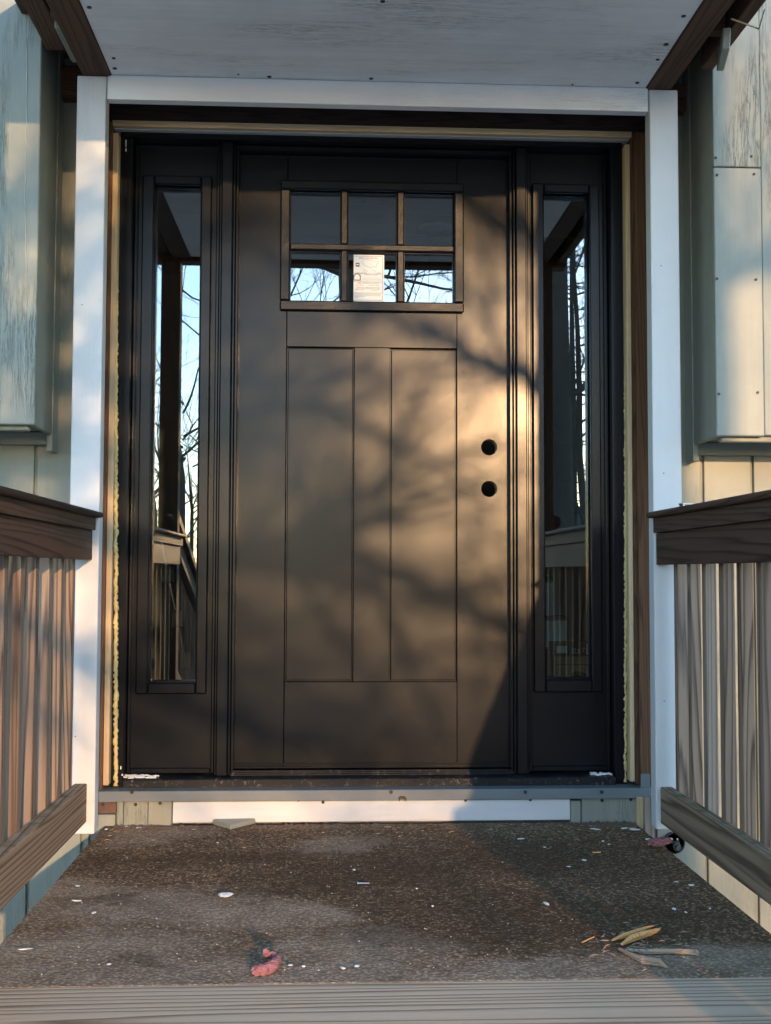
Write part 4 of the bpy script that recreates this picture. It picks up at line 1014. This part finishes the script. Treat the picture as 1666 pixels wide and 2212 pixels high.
def tree(x, y, h, r, seed, label, depth=5, crown_from=0.35, limbs=(), L=None, taper=0.72, lean=0.4):
    rg = random.Random(seed); t = thing('bare_tree', label, 'tree', (x, y, GZ), 'bare trees in the yard')
    b = B(); top = Vector((x+rg.uniform(-lean, lean), y+rg.uniform(-lean, lean), GZ+h))
    n = 7; pts = []; rads = []
    for i in range(n+1):
        f = i/n; p = Vector((x, y, GZ)).lerp(top, f)+Vector((rg.uniform(-.06, .06), rg.uniform(-.06, .06), 0))*(1 if 0 < i else 0); pts.append(p); rads.append(r*(1.35 if i == 0 else 1-taper*f))
    b.tube(pts, rads, 12); b.build('trunk', M_BARK, t, True)
    b = B()
    k = 0
    while k < 11:
        f = rg.uniform(crown_from, 1.0); i = min(int(f*n), n-1); p = pts[i].lerp(pts[i+1], f*n-i)
        a = rg.uniform(0, 2*math.pi); d_ = Vector((math.cos(a), math.sin(a), rg.uniform(.2, .9))).normalized()
        grow(b, p, d_, (L or h*0.30)*rg.uniform(.7, 1.1), r*0.32*(1.15-f*.6), depth-2, rg); k += 1
    b.build('crown', M_BARK, t)
    if limbs:
        b = B()
        for pts_, r0, r1, tw_ in limbs:
            sp = []
            for i in range(len(pts_)-1):
                for s_ in range(4): sp.append(pts_[i].lerp(pts_[i+1], s_/4)+Vector((rg.uniform(-1, 1), 0, rg.uniform(-1, 1)))*0.012)
            sp.append(pts_[-1]); m_ = len(sp); rr = [r0+(r1-r0)*i/(m_-1) for i in range(m_)]
            b.tube(sp, rr, 7, True)
            for k in range(tw_):
                i = rg.randint(1, m_-1); d_ = (sp[min(i+1, m_-1)]-sp[i-1]).normalized()
                nd = (d_+Vector((rg.uniform(-.7, .7), rg.uniform(-.4, .4), rg.uniform(-.9, .9)))).normalized()
                grow(b, sp[i], nd, rg.uniform(.3, .8), max(rr[i]*.4, .005), 2, rg, 0.6, 0.02, 2)
        b.build('low_limbs', M_BARK, t)
    return t
SUN = Vector((SA, -1, SS))
def sh(u, v, D, Y=Y_SLAB): return at(u, v, Y)+SUN*D
D1, D2 = 9.0, 9.5
tl = sh(-190, 1200, D1); tr = sh(1338, 1000, D2)
limbsL = [
    ([sh(-190, 1120, D1), sh(150, 1170, D1-.3), sh(480, 1212, D1-.6), sh(640, 1205, D1-.7), sh(745, 1195, D1-.8), sh(850, 1240, D1-.8), sh(950, 1288, D1-.9), sh(1060, 1330, D1-.9), sh(1180, 1400, D1-1)], .075, .018, 26),
    ([sh(600, 1207, D1-.7), sh(700, 1120, D1-.7), sh(840, 1045, D1-.8), sh(980, 985, D1-.9), sh(1090, 950, D1-1)], .028, .008, 14),
    ([sh(-190, 820, D1), sh(120, 860, D1-.2), sh(420, 885, D1-.3), sh(640, 880, D1-.3), sh(740, 895, D1-.3), sh(860, 960, D1-.3), sh(990, 1020, D1-.3)], .045, .008, 18),
    ([sh(-190, 620, D1), sh(60, 560, D1-.2), sh(330, 530, D1-.4), sh(560, 470, D1-.5)], .05, .012, 22),
    ([sh(-190, 1300, D1), sh(100, 1400, D1), sh(360, 1520, D1), sh(620, 1600, D1), sh(830, 1640, D1)], .04, .008, 20),
    ([sh(-190, 980, D1), sh(-40, 900, D1+.2), sh(120, 760, D1+.3), sh(260, 560, D1+.4), sh(330, 380, D1+.4)], .06, .02, 30),
    ([sh(-190, 1080, D1), sh(0, 1030, D1+.2), sh(180, 1010, D1+.3), sh(330, 960, D1+.4), sh(480, 980, D1+.5)], .05, .015, 30),
    ([sh(480, 1225, D1-.6), sh(560, 1130, D1-.5), sh(640, 1040, D1-.5)], .018, .006, 8)]
limbsR = [
    ([sh(1338, 985, D2), sh(1240, 900, D2-.3), sh(1100, 805, D2-.5), sh(1000, 752, D2-.6), sh(880, 700, D2-.6), sh(740, 640, D2-.6), sh(560, 560, D2-.5)], .060, .012, 12),
    ([sh(1338, 640, D2), sh(1200, 540, D2-.2), sh(1050, 460, D2-.3), sh(900, 380, D2-.3)], .05, .015, 10),
    ([sh(1338, 760, D2), sh(1520, 650, D2), sh(1620, 520, D2), sh(1700, 420, D2)], .05, .015, 10),
    ([sh(1338, 1500, D2), sh(1200, 1440, D2-.2), sh(1000, 1400, D2-.3), sh(820, 1440, D2-.4)], .03, .006, 12)]
tree(tl.x, tl.y, 9.5, 0.20, 11, 'bare tree straight behind the porch steps, leftmost near one', 5, 0.5, limbsL)
tree(tr.x, tr.y, 11.5, 0.20, 23, 'thick trunked bare tree on the sunny side of the yard', 5, 0.5, limbsR, None, 0.45, 0.02)
tree(0.7, -10.5, 10.0, 0.14, 57, 'bare tree with a high spreading crown behind the added pale slab', 6, 0.48)
tree(-3.2, -8.0, 8.0, 0.13, 31, 'slender bare tree beyond the left stair railing', 5, 0.2)
tree(-6.5, -14.0, 10.0, 0.16, 37, 'tall bare tree at the left edge of the yard', 5, 0.3)
tree(-1.3, -17.0, 9.0, 0.12, 41, 'thin bare tree far behind the path', 5, 0.3)
tree(5.7, -17.2, 9.5, 0.11, 43, 'bare tree on the lawn before the red brick house', 6, 0.2)
# pine
def pine(x, y, h, seed):
    rg = random.Random(seed); t = thing('pine_tree', 'dark pine tree standing in the yard by the brick house', 'tree', (x, y, GZ))
    b = B(); b.tube([(x, y, GZ), (x+.05, y, GZ+h*.5), (x, y+.05, GZ+h)], [.17, .11, .02], 10); b.build('trunk', M_BARK, t, True)
    bb = B(); vs, fs = [], []
    for k in range(80):
        f = rg.uniform(.22, 1); a = rg.uniform(0, 6.283); L = (1-f)*0.8+.55
        p = Vector((x, y, GZ+h*f)); d_ = Vector((math.cos(a), math.sin(a), rg.uniform(-.15, .3))).normalized(); e = p+d_*L
        bb.tube([p, p.lerp(e, .5), e], [.03, .02, .006], 4, False)
        for j in range(6):
            c = p.lerp(e, rg.uniform(.3, 1))+Vector((rg.uniform(-.15, .15), rg.uniform(-.15, .15), rg.uniform(-.1, .12)))
            for q in range(16):
                nd = Vector((rg.uniform(-1, 1), rg.uniform(-1, 1), rg.uniform(-.6, 1))).normalized()*rg.uniform(.10, .17)
                sd = nd.cross(Vector((0, 0, 1))).normalized()*.006
                i0 = len(vs); vs += [c-sd, c+sd, c+nd]; fs.append((i0, i0+1, i0+2))
    bb.build('branches', M_BARK, t)
    c = B(); c.data(vs, fs); c.build('needle_tufts', M_NEEDLE, t)
pine(7.25, -26.2, 12.5, 5)
# brick house across the yard
hx0, hx1_, hy = 6.0, 15.0, -38.0
hs = thing('brick_house', 'low red brick house across the yard', 'house', (10.5, hy-4, GZ))
bx('wall', M_BRICKF, hs, hx0, hx1_, hy-8, hy, GZ+0.01, GZ+2.7, 0)
b = B(); b.data([(hx0-.4, hy+.4, GZ+2.71), (hx1_+.4, hy+.4, GZ+2.71), (hx1_+.4, hy-8.4, GZ+2.71), (hx0-.4, hy-8.4, GZ+2.71), (hx0-.4, hy-4, GZ+4.4), (hx1_+.4, hy-4, GZ+4.4)], [(0, 1, 5, 4), (2, 3, 4, 5), (0, 4, 3), (1, 2, 5), (3, 2, 1, 0)]); b.build('roof', M_ROOF, hs)
for k in range(4):
    x = hx0+1+k*2.2
    wn = bx('window', M_WHITE('z'), hs, x, x+1.1, hy+0.001, hy+0.05, GZ+0.9, GZ+2.1, 0); bx('pane', M_GLASS, wn, x+.08, x+1.02, hy+.051, hy+.056, GZ+.98, GZ+2.02, 0)
# coloured festive bulbs hung in the shrubs by that house
def emit(name, c):
    m, t = newmat(name); e = t.n('ShaderNodeEmission'); e.inputs[0].default_value = (*c, 1); e.inputs[1].default_value = 6.0; t.l(e.outputs[0], t.out.inputs[0]); return m
st = thing('string_lights', 'string of tiny coloured festive bulbs in the yard', 'string lights', (6.4, -20, GZ))
b = B(); bp = [Vector((5.2+k*0.25, -20+0.2*math.sin(k), GZ+1.2+0.5*math.sin(k*1.3)+k*.05)) for k in range(14)]
b.tube(bp, [.006]*14, 4); b.build('wire', M_BLACKP, st)
b = B(); b.tube([Vector((5.2, -20, GZ)), bp[0]], [.03, .02], 6); b.tube([Vector((bp[-1].x, bp[-1].y, GZ)), bp[-1]], [.03, .02], 6); b.build('stake', M_BARK, st)
em = [emit('bulb_'+n_, c) for n_, c in (('green', (.1, 1, .2)), ('red', (1, .1, .2)), ('blue', (.3, .3, 1)), ('gold', (1, .8, .2)))]
for k, p in enumerate(bp):
    b = B(); b.tube([p+Vector((0, 0, -.04)), p+Vector((0, 0, -.02)), p], [.004, .018, .008], 6); b.build('bulb', em[k % 4], st)
# far woods as one mass (kept low so that the setting sun clears it)
b = B(); rg = random.Random(99)
for k in range(110):
    a = math.radians(rg.uniform(-75, 75)); R_ = rg.uniform(34, 60)
    x, y = math.sin(a)*R_, -math.cos(a)*R_
    if hx0-2 < x < hx1_+2 and y > hy-10 and y < hy+3: continue
    sunaz = math.degrees(math.atan2(x, -y)); h = rg.uniform(4.5, 8.5)
    if 4 < sunaz < 17: h = rg.uniform(1.5, 3.0)
    p0 = Vector((x, y, GZ)); b.tube([p0, p0+Vector((0, 0, h*.6)), p0+Vector((rg.uniform(-.5, .5), 0, h))], [.16, .10, .02], 5, False)
    for j in range(9):
        f = rg.uniform(.15, .95); aa = rg.uniform(0, 6.28)
        grow(b, p0+Vector((0, 0, h*f)), Vector((math.cos(aa), math.sin(aa), .6)).normalized(), h*.28, .05, 2, rg, .6, .05, 2)
stuff(tag(b.build('far_woods', M_BARK, None, origin=(0, -45, GZ)), 'bare winter woods beyond the yard', 'woods'))
b = B()
for k in range(420):
    a = math.radians(rg.uniform(-80, 80)); R_ = rg.uniform(22, 30); c = Vector((math.sin(a)*R_, -math.cos(a)*R_, GZ))
    for j in range(4): grow(b, c, Vector((rg.uniform(-.6, .6), rg.uniform(-.3, .3), 1)).normalized(), rg.uniform(.5, 1.5), .012, 1, rg, .6, .05, 2)
stuff(tag(b.build('hedge_brush', M_BARK, None, origin=(0, -26, GZ)), 'low leafless brush along the far side of the yard', 'brush'))
